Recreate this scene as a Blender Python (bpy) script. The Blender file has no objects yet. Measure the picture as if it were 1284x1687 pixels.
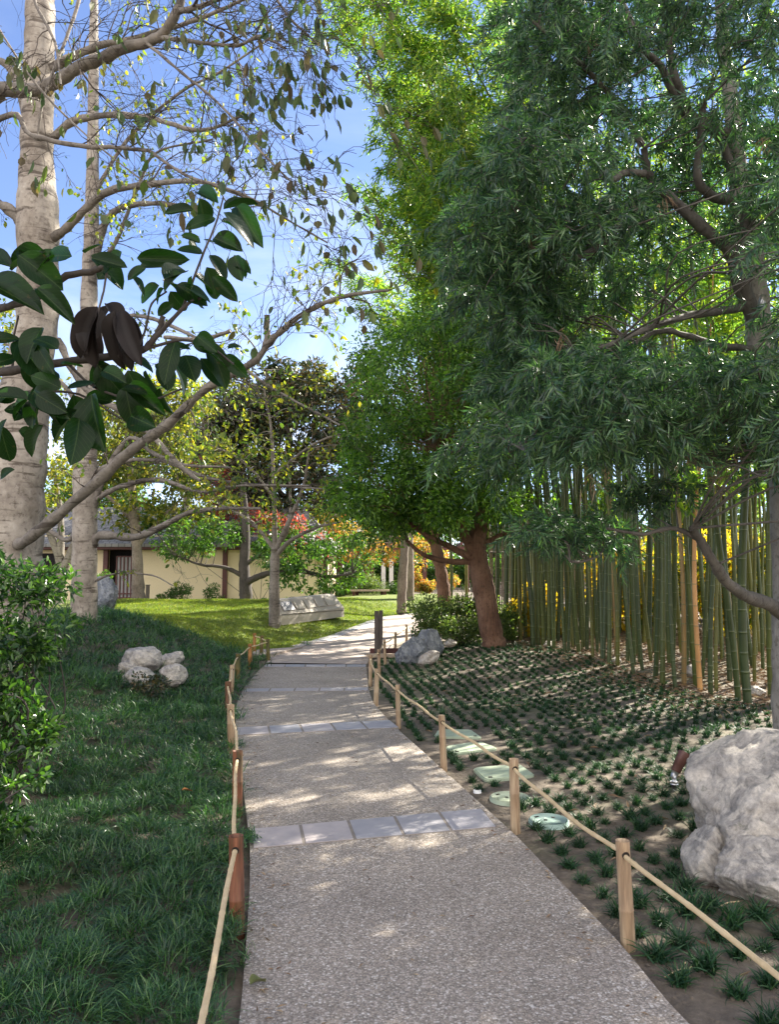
import bpy, math, random
import numpy as np
from mathutils import Vector, noise as mnoise
sc = bpy.context.scene
C = sc.collection
R = math.radians
# ------------------------------------------------------------------ camera
CAMZ = 1.6; FPX = 1268.0; CX, CY = 642.0, 843.5
PITCH = math.atan((950-843.5)/FPX)
cam = bpy.data.objects.new('camera', bpy.data.cameras.new('camera'))
C.objects.link(cam); sc.camera = cam
cam.location = (0, 0, CAMZ); cam.rotation_euler = (R(90)+PITCH, 0, 0)
cam.data.sensor_fit = 'VERTICAL'; cam.data.sensor_height = 34.6; cam.data.lens = 34.6*FPX/1687
cam.data.clip_start = 0.05; cam.data.clip_end = 3000
sc.render.resolution_x = 780; sc.render.resolution_y = 1024
# ------------------------------------------------------------------ sky + sun
SUN_EL, SUN_AZ = 38.0, 47.0          # azimuth measured from +Y (view direction) towards +X
world = bpy.data.worlds.new('World'); sc.world = world; world.use_nodes = True
wn = world.node_tree.nodes; wl = world.node_tree.links
wn.clear()
wo = wn.new('ShaderNodeOutputWorld'); bg = wn.new('ShaderNodeBackground')
sky = wn.new('ShaderNodeTexSky'); sky.sky_type = 'NISHITA'; sky.sun_disc = False
sky.sun_elevation = R(SUN_EL); sky.sun_rotation = R(SUN_AZ)
sky.air_density = 0.8; sky.dust_density = 0.0; sky.ozone_density = 1.6
tc = wn.new('ShaderNodeTexCoord'); mp = wn.new('ShaderNodeMapping')
mp.inputs['Scale'].default_value = (1.2, 1.0, 3.2); mp.inputs['Location'].default_value = (0.35, 0.1, 0.2)
nz = wn.new('ShaderNodeTexNoise'); nz.inputs['Scale'].default_value = 2.3; nz.inputs['Detail'].default_value = 7
nz.inputs['Roughness'].default_value = 0.55; nz.inputs['Distortion'].default_value = 0.5
cr = wn.new('ShaderNodeValToRGB'); cr.color_ramp.elements[0].position = 0.44; cr.color_ramp.elements[1].position = 0.66
cr.color_ramp.elements[1].color = (0.85, 0.85, 0.85, 1)
sxyz = wn.new('ShaderNodeSeparateXYZ')
mr = wn.new('ShaderNodeMapRange'); mr.inputs['From Min'].default_value = 0.62; mr.inputs['From Max'].default_value = 0.1
mu = wn.new('ShaderNodeMath'); mu.operation = 'MULTIPLY'
mx = wn.new('ShaderNodeMixRGB'); mx.inputs['Color2'].default_value = (5.2, 5.4, 5.8, 1)
wl.new(tc.outputs['Generated'], mp.inputs['Vector']); wl.new(mp.outputs[0], nz.inputs['Vector'])
wl.new(nz.outputs['Fac'], cr.inputs['Fac']); wl.new(tc.outputs['Generated'], sxyz.inputs[0])
wl.new(sxyz.outputs['Z'], mr.inputs['Value']); wl.new(cr.outputs[0], mu.inputs[0]); wl.new(mr.outputs[0], mu.inputs[1])
wl.new(mu.outputs[0], mx.inputs['Fac']); wl.new(sky.outputs[0], mx.inputs['Color1'])
tint = wn.new('ShaderNodeMixRGB'); tint.blend_type = 'MULTIPLY'; tint.inputs['Fac'].default_value = 1; tint.inputs['Color2'].default_value = (.96, .91, 1.0, 1)
wl.new(sky.outputs[0], tint.inputs['Color1']); wl.new(tint.outputs[0], mx.inputs['Color1'])
# bright cloud added in the unseen sky behind the camera as fill light
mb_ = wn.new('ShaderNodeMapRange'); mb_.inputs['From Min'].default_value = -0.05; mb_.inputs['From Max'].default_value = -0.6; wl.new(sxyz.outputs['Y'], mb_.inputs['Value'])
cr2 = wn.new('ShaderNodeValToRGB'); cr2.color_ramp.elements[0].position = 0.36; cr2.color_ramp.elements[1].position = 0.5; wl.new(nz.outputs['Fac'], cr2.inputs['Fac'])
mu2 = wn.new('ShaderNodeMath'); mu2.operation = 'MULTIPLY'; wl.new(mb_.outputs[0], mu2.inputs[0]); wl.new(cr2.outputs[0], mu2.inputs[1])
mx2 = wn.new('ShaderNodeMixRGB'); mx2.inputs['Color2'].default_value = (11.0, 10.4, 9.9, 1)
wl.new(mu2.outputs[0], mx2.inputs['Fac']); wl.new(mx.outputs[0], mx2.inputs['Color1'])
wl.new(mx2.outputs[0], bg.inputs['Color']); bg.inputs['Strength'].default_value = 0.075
wl.new(bg.outputs[0], wo.inputs['Surface'])
sun = bpy.data.objects.new('sun', bpy.data.lights.new('sun', 'SUN')); C.objects.link(sun)
sun.data.energy = 5.0; sun.data.angle = R(0.55); sun.data.color = (1.0, 0.93, 0.80)
sd = Vector((math.sin(R(SUN_AZ))*math.cos(R(SUN_EL)), math.cos(R(SUN_AZ))*math.cos(R(SUN_EL)), math.sin(R(SUN_EL))))
sun.rotation_euler = sd.to_track_quat('Z', 'Y').to_euler()
sc.view_settings.view_transform = 'Standard'; sc.view_settings.look = 'None'
sc.view_settings.exposure = 2.0; sc.view_settings.gamma = 1.0
sc.render.engine = 'CYCLES'
sc.cycles.max_bounces = 8; sc.cycles.transmission_bounces = 5; sc.cycles.diffuse_bounces = 5
sc.cycles.transparent_max_bounces = 8

# ------------------------------------------------------------------ helpers
cp, sp = math.cos(PITCH), math.sin(PITCH)
def P(px, py, d):
    """world point seen at photo pixel (px,py) at horizontal distance d along the view"""
    u = (CY-py)/FPX; r = (px-CX)/FPX
    Y = cp - sp*u; Z = sp + cp*u; t = d/Y
    return np.array([r*t, d, CAMZ + Z*t])
def ss(a, b, x):
    t = np.clip((np.asarray(x, float)-a)/(b-a), 0, 1); return t*t*(3-2*t)
def G0(px, py, z=0.0):
    u = (CY-py)/FPX; r = (px-CX)/FPX
    Y = cp - sp*u; Z = sp + cp*u; t = (z-CAMZ)/Z
    return np.array([r*t, Y*t, z])
LEFT = [(-0.05, -3.0), (-0.28, 0.6)] + [tuple(G0(*p)[:2]) for p in
        [(396,1687),(406,1560),(411,1480),(412,1400),(401,1310),(392,1240),(388,1195),(389,1165),(402,1137),(420,1115),(438,1096),(446,1080)]] + \
       [(-1.95,17.1),(-1.2,19),(-.6,21),(.1,23.5),(1.2,26),(3,28),(7,30)]
RIGHT = [(2.2, -3.0), (1.52, 0.6)] + [tuple(G0(*p)[:2]) for p in
        [(1118,1687),(1025,1570),(935,1475),(850,1385),(765,1307),(700,1247),(650,1202),(615,1163),(607,1137),(605,1116),(604,1098),(610,1085)]] + \
       [(.0,17.1),(.55,19),(1.1,21),(1.9,23.5),(3,25),(4.6,26.3),(8,28)]
LX, LY = np.array([p[0] for p in LEFT]), np.array([p[1] for p in LEFT])
RX, RY = np.array([p[0] for p in RIGHT]), np.array([p[1] for p in RIGHT])
def pl(y): return np.interp(y, LY, LX)
def pr(y): return np.interp(y, RY, RX)
def H(x, y):
    x = np.asarray(x, float); y = np.asarray(y, float)
    ramp = .35*ss(16, 24, y)
    e = pl(y)-x
    amp = .85 - .35*ss(14, 20, y)
    m1 = amp*ss(0.1, 3.2, e)*ss(3.5, 12, y)*(1-.7*ss(24, 29, y)*ss(-1, -4, x))
    e2 = x-pr(y)
    m2 = .22*ss(.5, 2.5, e2)*ss(10, 15, y)*(1-ss(19, 25, y))
    bump = .02*np.sin(x*2.3+1)*np.sin(y*1.9)*ss(.2, 1, np.maximum(e, e2))
    return ramp + m1 + m2 + bump
def G(px, py, dz=0.0):
    z = 0.0
    for _ in range(25):
        p = G0(px, py, min(z+dz, 1.45)); z = .5*z + .5*float(H(p[0], p[1]))
    return np.array([p[0], p[1], float(H(p[0], p[1]))])
def GD(px, d):
    x = (px-CX)/FPX*d; return np.array([x, d, float(H(x, d))])

def newmesh(name, V, groups, smooth=True):
    """groups: list of (m,k) int arrays"""
    V = np.ascontiguousarray(V, dtype=np.float32)
    me = bpy.data.meshes.new(name)
    me.vertices.add(len(V)); me.vertices.foreach_set('co', V.ravel())
    groups = [np.asarray(g, dtype=np.int32) for g in groups if len(g)]
    loops = np.concatenate([g.ravel() for g in groups]); 
    tot = np.concatenate([np.full(len(g), g.shape[1], np.int32) for g in groups])
    start = np.concatenate([[0], np.cumsum(tot)[:-1]]).astype(np.int32)
    me.loops.add(len(loops)); me.loops.foreach_set('vertex_index', loops)
    me.polygons.add(len(tot)); me.polygons.foreach_set('loop_start', start)
    me.polygons.foreach_set('use_smooth', np.full(len(tot), smooth, bool))
    me.update(calc_edges=True); me.validate()
    return me
def addobj(name, me, m=None, parent=None, loc=None):
    o = bpy.data.objects.new(name, me); C.objects.link(o)
    if m is not None and me is not None: me.materials.append(m)
    if parent is not None: o.parent = parent
    if loc is not None: o.location = loc
    return o
def tag(o, label=None, cat=None, group=None, kind=None):
    if label: o['label'] = label
    if cat: o['category'] = cat
    if group: o['group'] = group
    if kind: o['kind'] = kind
    return o
def empty(name, loc, label, cat, group=None, rz=0):
    o = bpy.data.objects.new(name, None); C.objects.link(o); o.location = tuple(loc); o.rotation_euler = (0, 0, rz)
    o.empty_display_size = .1
    return tag(o, label, cat, group)

class MB:
    def __init__(s): s.v = []; s.g = []; s.n = 0
    def add(s, V, F):
        V = np.asarray(V, float).reshape(-1, 3)
        F = F if isinstance(F, list) else [F]
        for f in F:
            if len(f): s.g.append(np.asarray(f, int).reshape(len(f), -1)+s.n)
        s.v.append(V); s.n += len(V)
    def box(s, c, size, rz=0, tilt=None):
        c = np.asarray(c, float); h = np.asarray(size, float)/2
        v = np.array([[x, y, z] for x in (-1, 1) for y in (-1, 1) for z in (-1, 1)], float)*h
        if tilt is not None: v = v @ tilt.T
        ca, sa = math.cos(rz), math.sin(rz)
        v = v @ np.array([[ca, -sa, 0], [sa, ca, 0], [0, 0, 1]]).T + c
        s.add(v, np.array([[0,1,3,2],[4,6,7,5],[0,4,5,1],[2,3,7,6],[0,2,6,4],[1,5,7,3]]))
    def prism(s, pts, z0, z1):
        n = len(pts); pts = np.asarray(pts, float)
        z0 = np.broadcast_to(z0, n); z1 = np.broadcast_to(z1, n)
        V = np.vstack([np.c_[pts, z0], np.c_[pts, z1]])
        i = np.arange(n); j = (i+1) % n
        s.add(V, [np.c_[i, j, j+n, i+n], np.array([i+n]), np.array([i[::-1]])])
    def tube(s, pts, rad, sides=8, cap=True):
        pts = np.asarray(pts, float); n = len(pts)
        rad = np.broadcast_to(np.asarray(rad, float), n)
        t = np.gradient(pts, axis=0); t /= np.linalg.norm(t, axis=1)[:, None]+1e-9
        ref = np.array([0, 0, 1.]) if abs(t[0, 2]) < .9 else np.array([1., 0, 0])
        a = np.cross(t, ref); a /= np.linalg.norm(a, axis=1)[:, None]+1e-9
        b = np.cross(t, a)
        th = np.arange(sides)*2*math.pi/sides
        ring = a[:, None, :]*np.cos(th)[None, :, None] + b[:, None, :]*np.sin(th)[None, :, None]
        V = (pts[:, None, :] + ring*rad[:, None, None]).reshape(-1, 3)
        i = np.arange(n-1)[:, None]*sides; k = np.arange(sides)[None, :]; k2 = (k+1) % sides
        Q = np.stack([i+k, i+k2, i+sides+k2, i+sides+k], -1).reshape(-1, 4)
        F = [Q]
        if cap:
            F.append(np.array([np.arange(sides)])); F.append(np.array([np.arange(sides)[::-1]+(n-1)*sides]))
        s.add(V, F)
    def mesh(s, name, off=None, smooth=True):
        V = np.vstack(s.v)
        if off is not None: V = V - np.asarray(off, float)
        # merge groups by face size
        by = {}
        for g in s.g: by.setdefault(g.shape[1], []).append(g)
        return newmesh(name, V, [np.vstack(x) for x in by.values()], smooth)
    def build(s, name, m, parent=None, smooth=True, world=True):
        off = np.array(parent.location) if (parent is not None and world) else None
        return addobj(name, s.mesh(name, off, smooth), m, parent)
def sub(parent_part, child_part):       # part built with root offset -> hang under another part of same root
    child_part.parent = parent_part; return child_part
def spline(pts, n=6):
    pts = np.asarray(pts, float)
    if len(pts) < 3: 
        return np.array([pts[0]+(pts[-1]-pts[0])*t for t in np.linspace(0, 1, n+1)])
    out = []; Q = np.vstack([2*pts[0]-pts[1], pts, 2*pts[-1]-pts[-2]])
    for i in range(1, len(Q)-2):
        for t in np.linspace(0, 1, n, endpoint=False):
            a, b, c, d = Q[i-1], Q[i], Q[i+1], Q[i+2]
            out.append(.5*((2*b)+(-a+c)*t+(2*a-5*b+4*c-d)*t*t+(-a+3*b-3*c+d)*t**3))
    out.append(pts[-1]); return np.array(out)
def unit(v): v = np.asarray(v, float); return v/(np.linalg.norm(v, axis=-1, keepdims=True)+1e-9)

# leaf templates: (u along, v across, w normal), faces
T_LEAF = (np.array([[0,0,0],[.28,-.38,.06],[.65,-.4,.04],[1,0,-.1],[.65,.4,.04],[.28,.38,.06],[.5,0,-.03]]),
          np.array([[0,1,6],[1,2,6],[2,3,6],[3,4,6],[4,5,6],[5,0,6]]))
T_DIA = (np.array([[0,0,0],[.42,-.5,.06],[1,0,-.12],[.42,.5,.06]]), np.array([[0,1,2],[0,2,3]]))
T_NEED = (np.array([[0,0,0],[.35,-.5,.03],[.35,.5,.03],[1,0,-.16]]), np.array([[0,1,2],[1,3,2]]))
T_BLADE = (np.array([[0,-.5,0],[0,.5,0],[.36,-.42,.10],[.36,.42,.10],[.72,-.3,.02],[.72,.3,.02],[1,0,-.22]]),
           [np.array([[0,2,3,1],[2,4,5,3]]), np.array([[4,6,5]])])
T_STRAW = (np.array([[0,-.5,0],[0,.5,0],[1,.5,0],[1,-.5,0]]), np.array([[0,1,2,3]]))
def bigleaf(nu=8, curl=.18, fold=.22, wavy=.03):
    V = []; 
    for i in range(nu+1):
        u = i/nu
        w = math.sin(math.pi*min(1, u**.92))**.6 if 0 < u < 1 else 0.02
        for j in range(5):
            v = (j-2)/2
            V.append([u, v*.5*w, fold*abs(v)*.5*w - curl*u*u + wavy*math.sin(u*9+j)*abs(v)])
    F = [[i*5+j, i*5+j+1, (i+1)*5+j+1, (i+1)*5+j] for i in range(nu) for j in range(4)]
    return np.array(V), np.array(F)
def scatter(tmpl, pos, ax, nrm, L, W):
    T, F = tmpl; F = F if isinstance(F, list) else [F]
    n = len(pos); ax = unit(ax); B = unit(np.cross(nrm, ax)); N = np.cross(ax, B)
    L = np.broadcast_to(L, n)[:, None, None]; W = np.broadcast_to(W, n)[:, None, None]
    V = pos[:, None, :] + ax[:, None, :]*T[None, :, 0:1]*L + B[:, None, :]*T[None, :, 1:2]*W + N[:, None, :]*T[None, :, 2:3]*L
    k = len(T); off = (np.arange(n)*k)[:, None, None]
    return V.reshape(-1, 3), [(f[None]+off).reshape(-1, f.shape[1]) for f in F]
def rv(rng, n): return unit(rng.normal(size=(n, 3)))
def add_uv(me, T, n):
    uv = me.uv_layers.new(name='UVMap'); li = np.empty(len(me.loops), np.int32); me.loops.foreach_get('vertex_index', li)
    t = np.tile(T[:, :2], (n, 1)); uv.data.foreach_set('uv', t[li].astype(np.float32).ravel())
def leafobj(name, tmpl, pos, ax, nrm, L, W, m, parent=None, smooth=False):
    off = np.array(parent.location) if parent is not None else 0
    V, F = scatter(tmpl, pos-off, ax, nrm, L, W)
    return addobj(name, newmesh(name, V, F, smooth), m, parent)
def inpoly(poly, p):
    x, y = p; c = False; n = len(poly)
    for i in range(n):
        x1, y1 = poly[i]; x2, y2 = poly[i-1]
        if (y1 > y) != (y2 > y) and x < (x2-x1)*(y-y1)/(y2-y1)+x1: c = not c
    return c
def samp(poly, rng):
    a = np.array(poly)
    while True:
        p = rng.uniform(a.min(0), a.max(0))
        if inpoly(poly, p): return p

# ------------------------------------------------------------------ materials
def mat(name):
    m = bpy.data.materials.new(name); m.use_nodes = True
    nt = m.node_tree; b = nt.nodes['Principled BSDF']; return m, nt, b, nt.nodes['Material Output']
def nd(nt, t, **kw):
    n = nt.nodes.new(t)
    for k, v in kw.items():
        if k in n.inputs: n.inputs[k].default_value = v
        else: setattr(n, k, v)
    return n
def ramp(nt, fac, cols, interp='LINEAR'):
    r = nt.nodes.new('ShaderNodeValToRGB'); r.color_ramp.interpolation = interp
    while len(r.color_ramp.elements) < len(cols): r.color_ramp.elements.new(.5)
    for e, (p, c) in zip(r.color_ramp.elements, cols): e.position = p; e.color = (*c, 1)
    nt.links.new(fac, r.inputs['Fac']); return r.outputs['Color']
def noise(nt, vec, scale, detail=4, rough=.55, dist=0):
    n = nd(nt, 'ShaderNodeTexNoise', Scale=scale, Detail=detail, Roughness=rough, Distortion=dist)
    if vec is not None: nt.links.new(vec, n.inputs['Vector'])
    return n.outputs['Fac']
def mixc(nt, f, a, b, mode='MIX'):
    n = nt.nodes.new('ShaderNodeMixRGB'); n.blend_type = mode
    for s, v in (('Fac', f), ('Color1', a), ('Color2', b)):
        if hasattr(v, 'links') or isinstance(v, bpy.types.NodeSocket): nt.links.new(v, n.inputs[s])
        else: n.inputs[s].default_value = v if s == 'Fac' else (*v, 1)
    return n.outputs[0]
def bump(nt, b, h, s, d=.01):
    n = nd(nt, 'ShaderNodeBump', Strength=s, Distance=d); nt.links.new(h, n.inputs['Height'])
    nt.links.new(n.outputs[0], b.inputs['Normal'])
def objc(nt, scale=(1, 1, 1), kind='Object'):
    t = nt.nodes.new('ShaderNodeTexCoord'); m = nt.nodes.new('ShaderNodeMapping')
    m.inputs['Scale'].default_value = scale; nt.links.new(t.outputs[kind], m.inputs['Vector']); return m.outputs[0]
def leafmat(name, cols, trans=.4, tcol=None, rough=.4, clump=1.2, spec=.5, var=.35):
    m, nt, b, out = mat(name)
    g = nt.nodes.new('ShaderNodeNewGeometry')
    n = len(cols); c = ramp(nt, g.outputs['Random Per Island'], [(i/(n-1) if n > 1 else 0, c) for i, c in enumerate(cols)])
    nf = noise(nt, g.outputs['Position'], clump, 2)
    k = ramp(nt, nf, [(.3, (1-var,)*3), (.7, (1+var*.6,)*3)])
    c = mixc(nt, 1.0, c, k, 'MULTIPLY')
    nt.links.new(c, b.inputs['Base Color']); b.inputs['Roughness'].default_value = rough
    b.inputs['Specular IOR Level'].default_value = spec
    tr = nt.nodes.new('ShaderNodeBsdfTranslucent'); 
    tcl = mixc(nt, 1.0, c, tcol or (2.6, 2.9, 1.0), 'MULTIPLY'); nt.links.new(tcl, tr.inputs['Color'])
    mxs = nt.nodes.new('ShaderNodeMixShader'); mxs.inputs[0].default_value = trans
    nt.links.new(b.outputs[0], mxs.inputs[1]); nt.links.new(tr.outputs[0], mxs.inputs[2])
    nt.links.new(mxs.outputs[0], out.inputs['Surface']); return m
def veins(m):
    nt = m.node_tree; b = nt.nodes['Principled BSDF']; old = b.inputs['Base Color'].links[0].from_socket
    u = nt.nodes.new('ShaderNodeUVMap'); s = nt.nodes.new('ShaderNodeSeparateXYZ'); nt.links.new(u.outputs[0], s.inputs[0])
    def mth(op, a, b_=0.0):
        n = nt.nodes.new('ShaderNodeMath'); n.operation = op
        for k, v in enumerate((a, b_)):
            if isinstance(v, (int, float)): n.inputs[k].default_value = v
            else: nt.links.new(v, n.inputs[k])
        return n.outputs[0]
    av = mth('ABSOLUTE', s.outputs['Y']); mid = mth('LESS_THAN', av, .014)
    fr = mth('FRACT', mth('SUBTRACT', mth('MULTIPLY', s.outputs['X'], 9.0), mth('MULTIPLY', av, 7.0))); sv = mth('MULTIPLY', mth('LESS_THAN', fr, .09), .45)
    msk = mth('MAXIMUM', mid, sv)
    sp = noise(nt, objc(nt), 60, 3); c = mixc(nt, mth('MULTIPLY', mth('GREATER_THAN', sp, .68), .6), old, (.09, .06, .02))
    c = mixc(nt, mth('MULTIPLY', msk, .55), c, (.10, .16, .05)); nt.links.new(c, b.inputs['Base Color'])
    bump(nt, b, mixc(nt, .5, msk, sp), .35, -.002)
def barkmat(name, c1, c2, c3, sc_=(6, 6, 1.2), bs=.6, bd=.02, rings=False, rough=.85):
    m, nt, b, out = mat(name)
    v = objc(nt, sc_); n1 = noise(nt, v, 3, 6, .65); v2 = objc(nt); n2 = noise(nt, v2, 2.2, 4)
    c = ramp(nt, n1, [(.3, c1), (.55, c2), (.75, c3)])
    c = mixc(nt, .5, c, ramp(nt, n2, [(.35, c1), (.65, c3)]))
    h = n1
    sp_ = noise(nt, v2, 16, 5, .7); c = mixc(nt, .8, c, ramp(nt, sp_, [(.36, (.5, .47, .44)), (.46, (1, 1, 1)), (.7, (1.12, 1.12, 1.1))]), 'MULTIPLY')
    if rings:
        v3 = objc(nt, (1.2, 1.2, 9)); n3 = noise(nt, v3, 1.4, 5, .6, .6)
        d = ramp(nt, n3, [(.36, (.18, .14, .11)), (.43, (1, 1, 1))])
        c = mixc(nt, .75, c, d, 'MULTIPLY')
        h = mixc(nt, .6, n1, n3)
    nt.links.new(c, b.inputs['Base Color']); b.inputs['Roughness'].default_value = rough
    bump(nt, b, h, bs, bd); return m
def plainmat(name, col, rough=.7, var=.25, scale=8, bs=.15, bd=.01, metal=0, sc_=(1, 1, 1)):
    m, nt, b, out = mat(name); v = objc(nt, sc_); n = noise(nt, v, scale, 6, .6)
    c = ramp(nt, n, [(.25, tuple(x*(1-var) for x in col)), (.75, tuple(min(1, x*(1+var)) for x in col))])
    nt.links.new(c, b.inputs['Base Color']); b.inputs['Roughness'].default_value = rough
    b.inputs['Metallic'].default_value = metal
    bump(nt, b, n, bs, bd); return m

M = {}
M['podo'] = leafmat('podocarpus_leaf', [(.016,.044,.031),(.037,.084,.05),(.075,.145,.07),(.145,.235,.09)], .33, (1.6,2.2,.8), .36, 1.3, .6)
M['bamboo_leaf'] = leafmat('bamboo_leaf', [(.05,.11,.03),(.09,.18,.04),(.16,.25,.045),(.3,.32,.055)], .52, (2.1,2.3,.8), .45, .6)
M['arbutus'] = leafmat('glossy_leaf', [(.022,.06,.014),(.045,.11,.02),(.09,.18,.03),(.16,.26,.04)], .48, (2.2,2.4,.7), .38, 1.0)
M['magnolia'] = leafmat('bronze_magnolia_leaf', [(.015,.032,.018),(.025,.05,.022),(.04,.06,.025),(.09,.06,.028),(.12,.11,.03)], .16, (2.2,2.0,.8), .32, 1.2)
M['yellowgreen'] = leafmat('yellow_green_leaf', [(.04,.08,.02),(.08,.12,.025),(.16,.18,.035),(.28,.24,.045)], .5, (2,2,.7), .45)
M['midgreen'] = leafmat('mid_green_leaf', [(.03,.08,.02),(.06,.13,.03),(.11,.19,.035)], .4, (2.2,2.4,.8), .42)
M['red'] = leafmat('red_autumn_leaf', [(.22,.05,.04),(.32,.08,.06),(.34,.16,.06),(.36,.06,.07),(.14,.14,.04)], .45, (1.8,1.2,1.0), .5)
M['orange'] = leafmat('orange_autumn_leaf', [(.35,.12,.04),(.42,.24,.05),(.36,.3,.05),(.14,.2,.04),(.2,.25,.05)], .5, (1.8,1.5,.9), .5)
M['yellow'] = leafmat('yellow_leaf', [(.45,.38,.03),(.6,.45,.03),(.3,.33,.04)], .55, (1.6,1.4,.6), .5)
M['sparse'] = leafmat('sparse_tree_leaf', [(.05,.10,.03),(.08,.14,.03),(.18,.22,.03),(.30,.28,.03)], .5, (2.2,2.2,.6), .45)
M['twigleaf'] = leafmat('hanging_leaf', [(.035,.06,.025),(.05,.09,.03),(.08,.12,.03),(.09,.06,.03),(.1,.15,.03)], .38, (1.8,2.0,.8), .45, 3)
M['foreleaf'] = leafmat('broad_waxy_leaf', [(.004,.011,.006),(.006,.018,.007),(.010,.028,.008),(.028,.055,.012)], .45, (2.2,3.0,.6), .3, 5, .22)
veins(M['foreleaf'])
M['deadleaf'] = leafmat('withered_leaf', [(.006,.003,.0025),(.012,.006,.004)], .1, (1.5,1,1), .7, 20)
M['shrub'] = leafmat('shrub_leaf', [(.012,.036,.013),(.022,.06,.016),(.045,.10,.022),(.10,.18,.035)], .35, (2,2.4,.8), .3, 2.5, .6)
M['hedge'] = leafmat('hedge_leaf', [(.05,.10,.03),(.08,.14,.04),(.14,.2,.05),(.2,.25,.07)], .35, (1.8,1.9,.9), .5)
M['mondo'] = leafmat('mondo_grass', [(.011,.038,.017),(.025,.075,.028),(.055,.13,.042),(.12,.21,.06)], .3, (1.6,2.4,.9), .38, 2.2, .6)
M['tuft'] = leafmat('dwarf_mondo', [(.012,.04,.02),(.02,.06,.027),(.032,.085,.032),(.06,.11,.035)], .2, (1.6,2.2,.9), .5, 2, .3)
M['lawnblade'] = leafmat('lawn_grass', [(.07,.13,.02),(.13,.20,.025),(.2,.26,.03),(.28,.26,.05)], .4, (1.8,1.9,.7), .5, 1.5)
M['straw'] = leafmat('dry_straw', [(.22,.14,.08),(.32,.22,.13),(.16,.09,.055),(.4,.32,.2)], .1, (1,1,1), .7, 4)
M['bark_pale'] = barkmat('pale_grey_bark', (.15,.12,.095), (.31,.265,.215), (.47,.42,.36), (4, 4, 3), .8, .02, True)
M['bark_grey'] = barkmat('grey_branch_bark', (.075,.063,.052), (.17,.145,.12), (.31,.275,.235), (9, 9, 9), .9, .02, True)
M['twig'] = barkmat('brown_twig_bark', (.03,.022,.018), (.06,.046,.038), (.11,.085,.07), (6, 6, 3), .3, .005)
M['bark_dark'] = barkmat('dark_bark', (.03,.024,.02), (.06,.05,.042), (.11,.09,.08), (8, 8, 3), .6, .01)
M['bark_podo'] = barkmat('podocarpus_bark', (.15,.13,.11), (.28,.25,.22), (.44,.41,.37), (5, 5, 1.5), .8, .02)
M['bark_podo_limb'] = barkmat('podocarpus_limb_bark', (.05,.044,.038), (.095,.083,.072), (.165,.148,.13), (6, 6, 2), .7, .015)
M['bark_red'] = barkmat('red_arbutus_bark', (.07,.033,.02), (.19,.09,.05), (.29,.175,.115), (9, 9, 1.0), 1.0, .05)
M['bark_brown'] = barkmat('brown_grey_bark', (.11,.085,.065), (.2,.16,.13), (.3,.25,.2), (6, 6, 1.5), .8, .02)

def culm_mat(name, c1, c2, c3):
    m, nt, b, out = mat(name)
    v = objc(nt, (3, 3, .6)); n = noise(nt, v, 2.5, 4)
    oi = nt.nodes.new('ShaderNodeObjectInfo')
    c = ramp(nt, n, [(.3, c1), (.6, c2), (.8, c3)])
    c = mixc(nt, 1.0, c, ramp(nt, oi.outputs['Random'], [(0, (.45, .6, .5)), (.4, (.85, .9, .8)), (.7, (1.2, 1.1, .8)), (1, (1.9, 1.35, .8))]), 'MULTIPLY')
    nt.links.new(c, b.inputs['Base Color']); b.inputs['Roughness'].default_value = .42
    return m
M['culm'] = culm_mat('green_bamboo_culm', (.035,.05,.010), (.07,.092,.018), (.135,.145,.032))
M['culm_tan'] = culm_mat('tan_bamboo_culm', (.3,.17,.08), (.45,.27,.13), (.5,.36,.2))
M['node'] = plainmat('bamboo_node_ring', (.13,.15,.075), .6)
# path: exposed aggregate
def aggregate():
    m, nt, b, out = mat('exposed_aggregate'); v = objc(nt)
    vo = nd(nt, 'ShaderNodeTexVoronoi', Scale=105.0); nt.links.new(v, vo.inputs['Vector'])
    vo2 = nd(nt, 'ShaderNodeTexVoronoi', Scale=190.0); nt.links.new(v, vo2.inputs['Vector'])
    s = nt.nodes.new('ShaderNodeSeparateColor'); nt.links.new(vo.outputs['Color'], s.inputs[0])
    c = ramp(nt, s.outputs[0], [(0, (.16,.135,.105)), (.35, (.27,.228,.18)), (.6, (.37,.305,.235)), (.8, (.44,.37,.31)), (.92, (.56,.5,.43)), (1, (.78,.73,.66))])
    e = ramp(nt, vo.outputs['Distance'], [(.35, (1, 1, 1)), (.75, (.5, .48, .47))])
    c = mixc(nt, .8, c, e, 'MULTIPLY')
    s2 = nt.nodes.new('ShaderNodeSeparateColor'); nt.links.new(vo2.outputs['Color'], s2.inputs[0])
    c = mixc(nt, .35, c, ramp(nt, s2.outputs[0], [(0, (.15,.135,.115)), (.7, (.36,.315,.27)), (.88, (.46,.41,.35)), (.95, (.78,.74,.67))]))
    n = noise(nt, v, 1.1, 5, .6); c = mixc(nt, .8, c, ramp(nt, n, [(.3, (.70,.68,.67)), (.5,(.97,.96,.95)), (.7, (1.14,1.12,1.1))]), 'MULTIPLY')
    nt.links.new(c, b.inputs['Base Color']); b.inputs['Roughness'].default_value = .8
    bump(nt, b, vo.outputs['Distance'], .5, -.004); return m
M['aggregate'] = aggregate()
M['concrete'] = plainmat('grey_path_concrete', (.36,.30,.26), .85, .22, 5, .2, .004)
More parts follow.
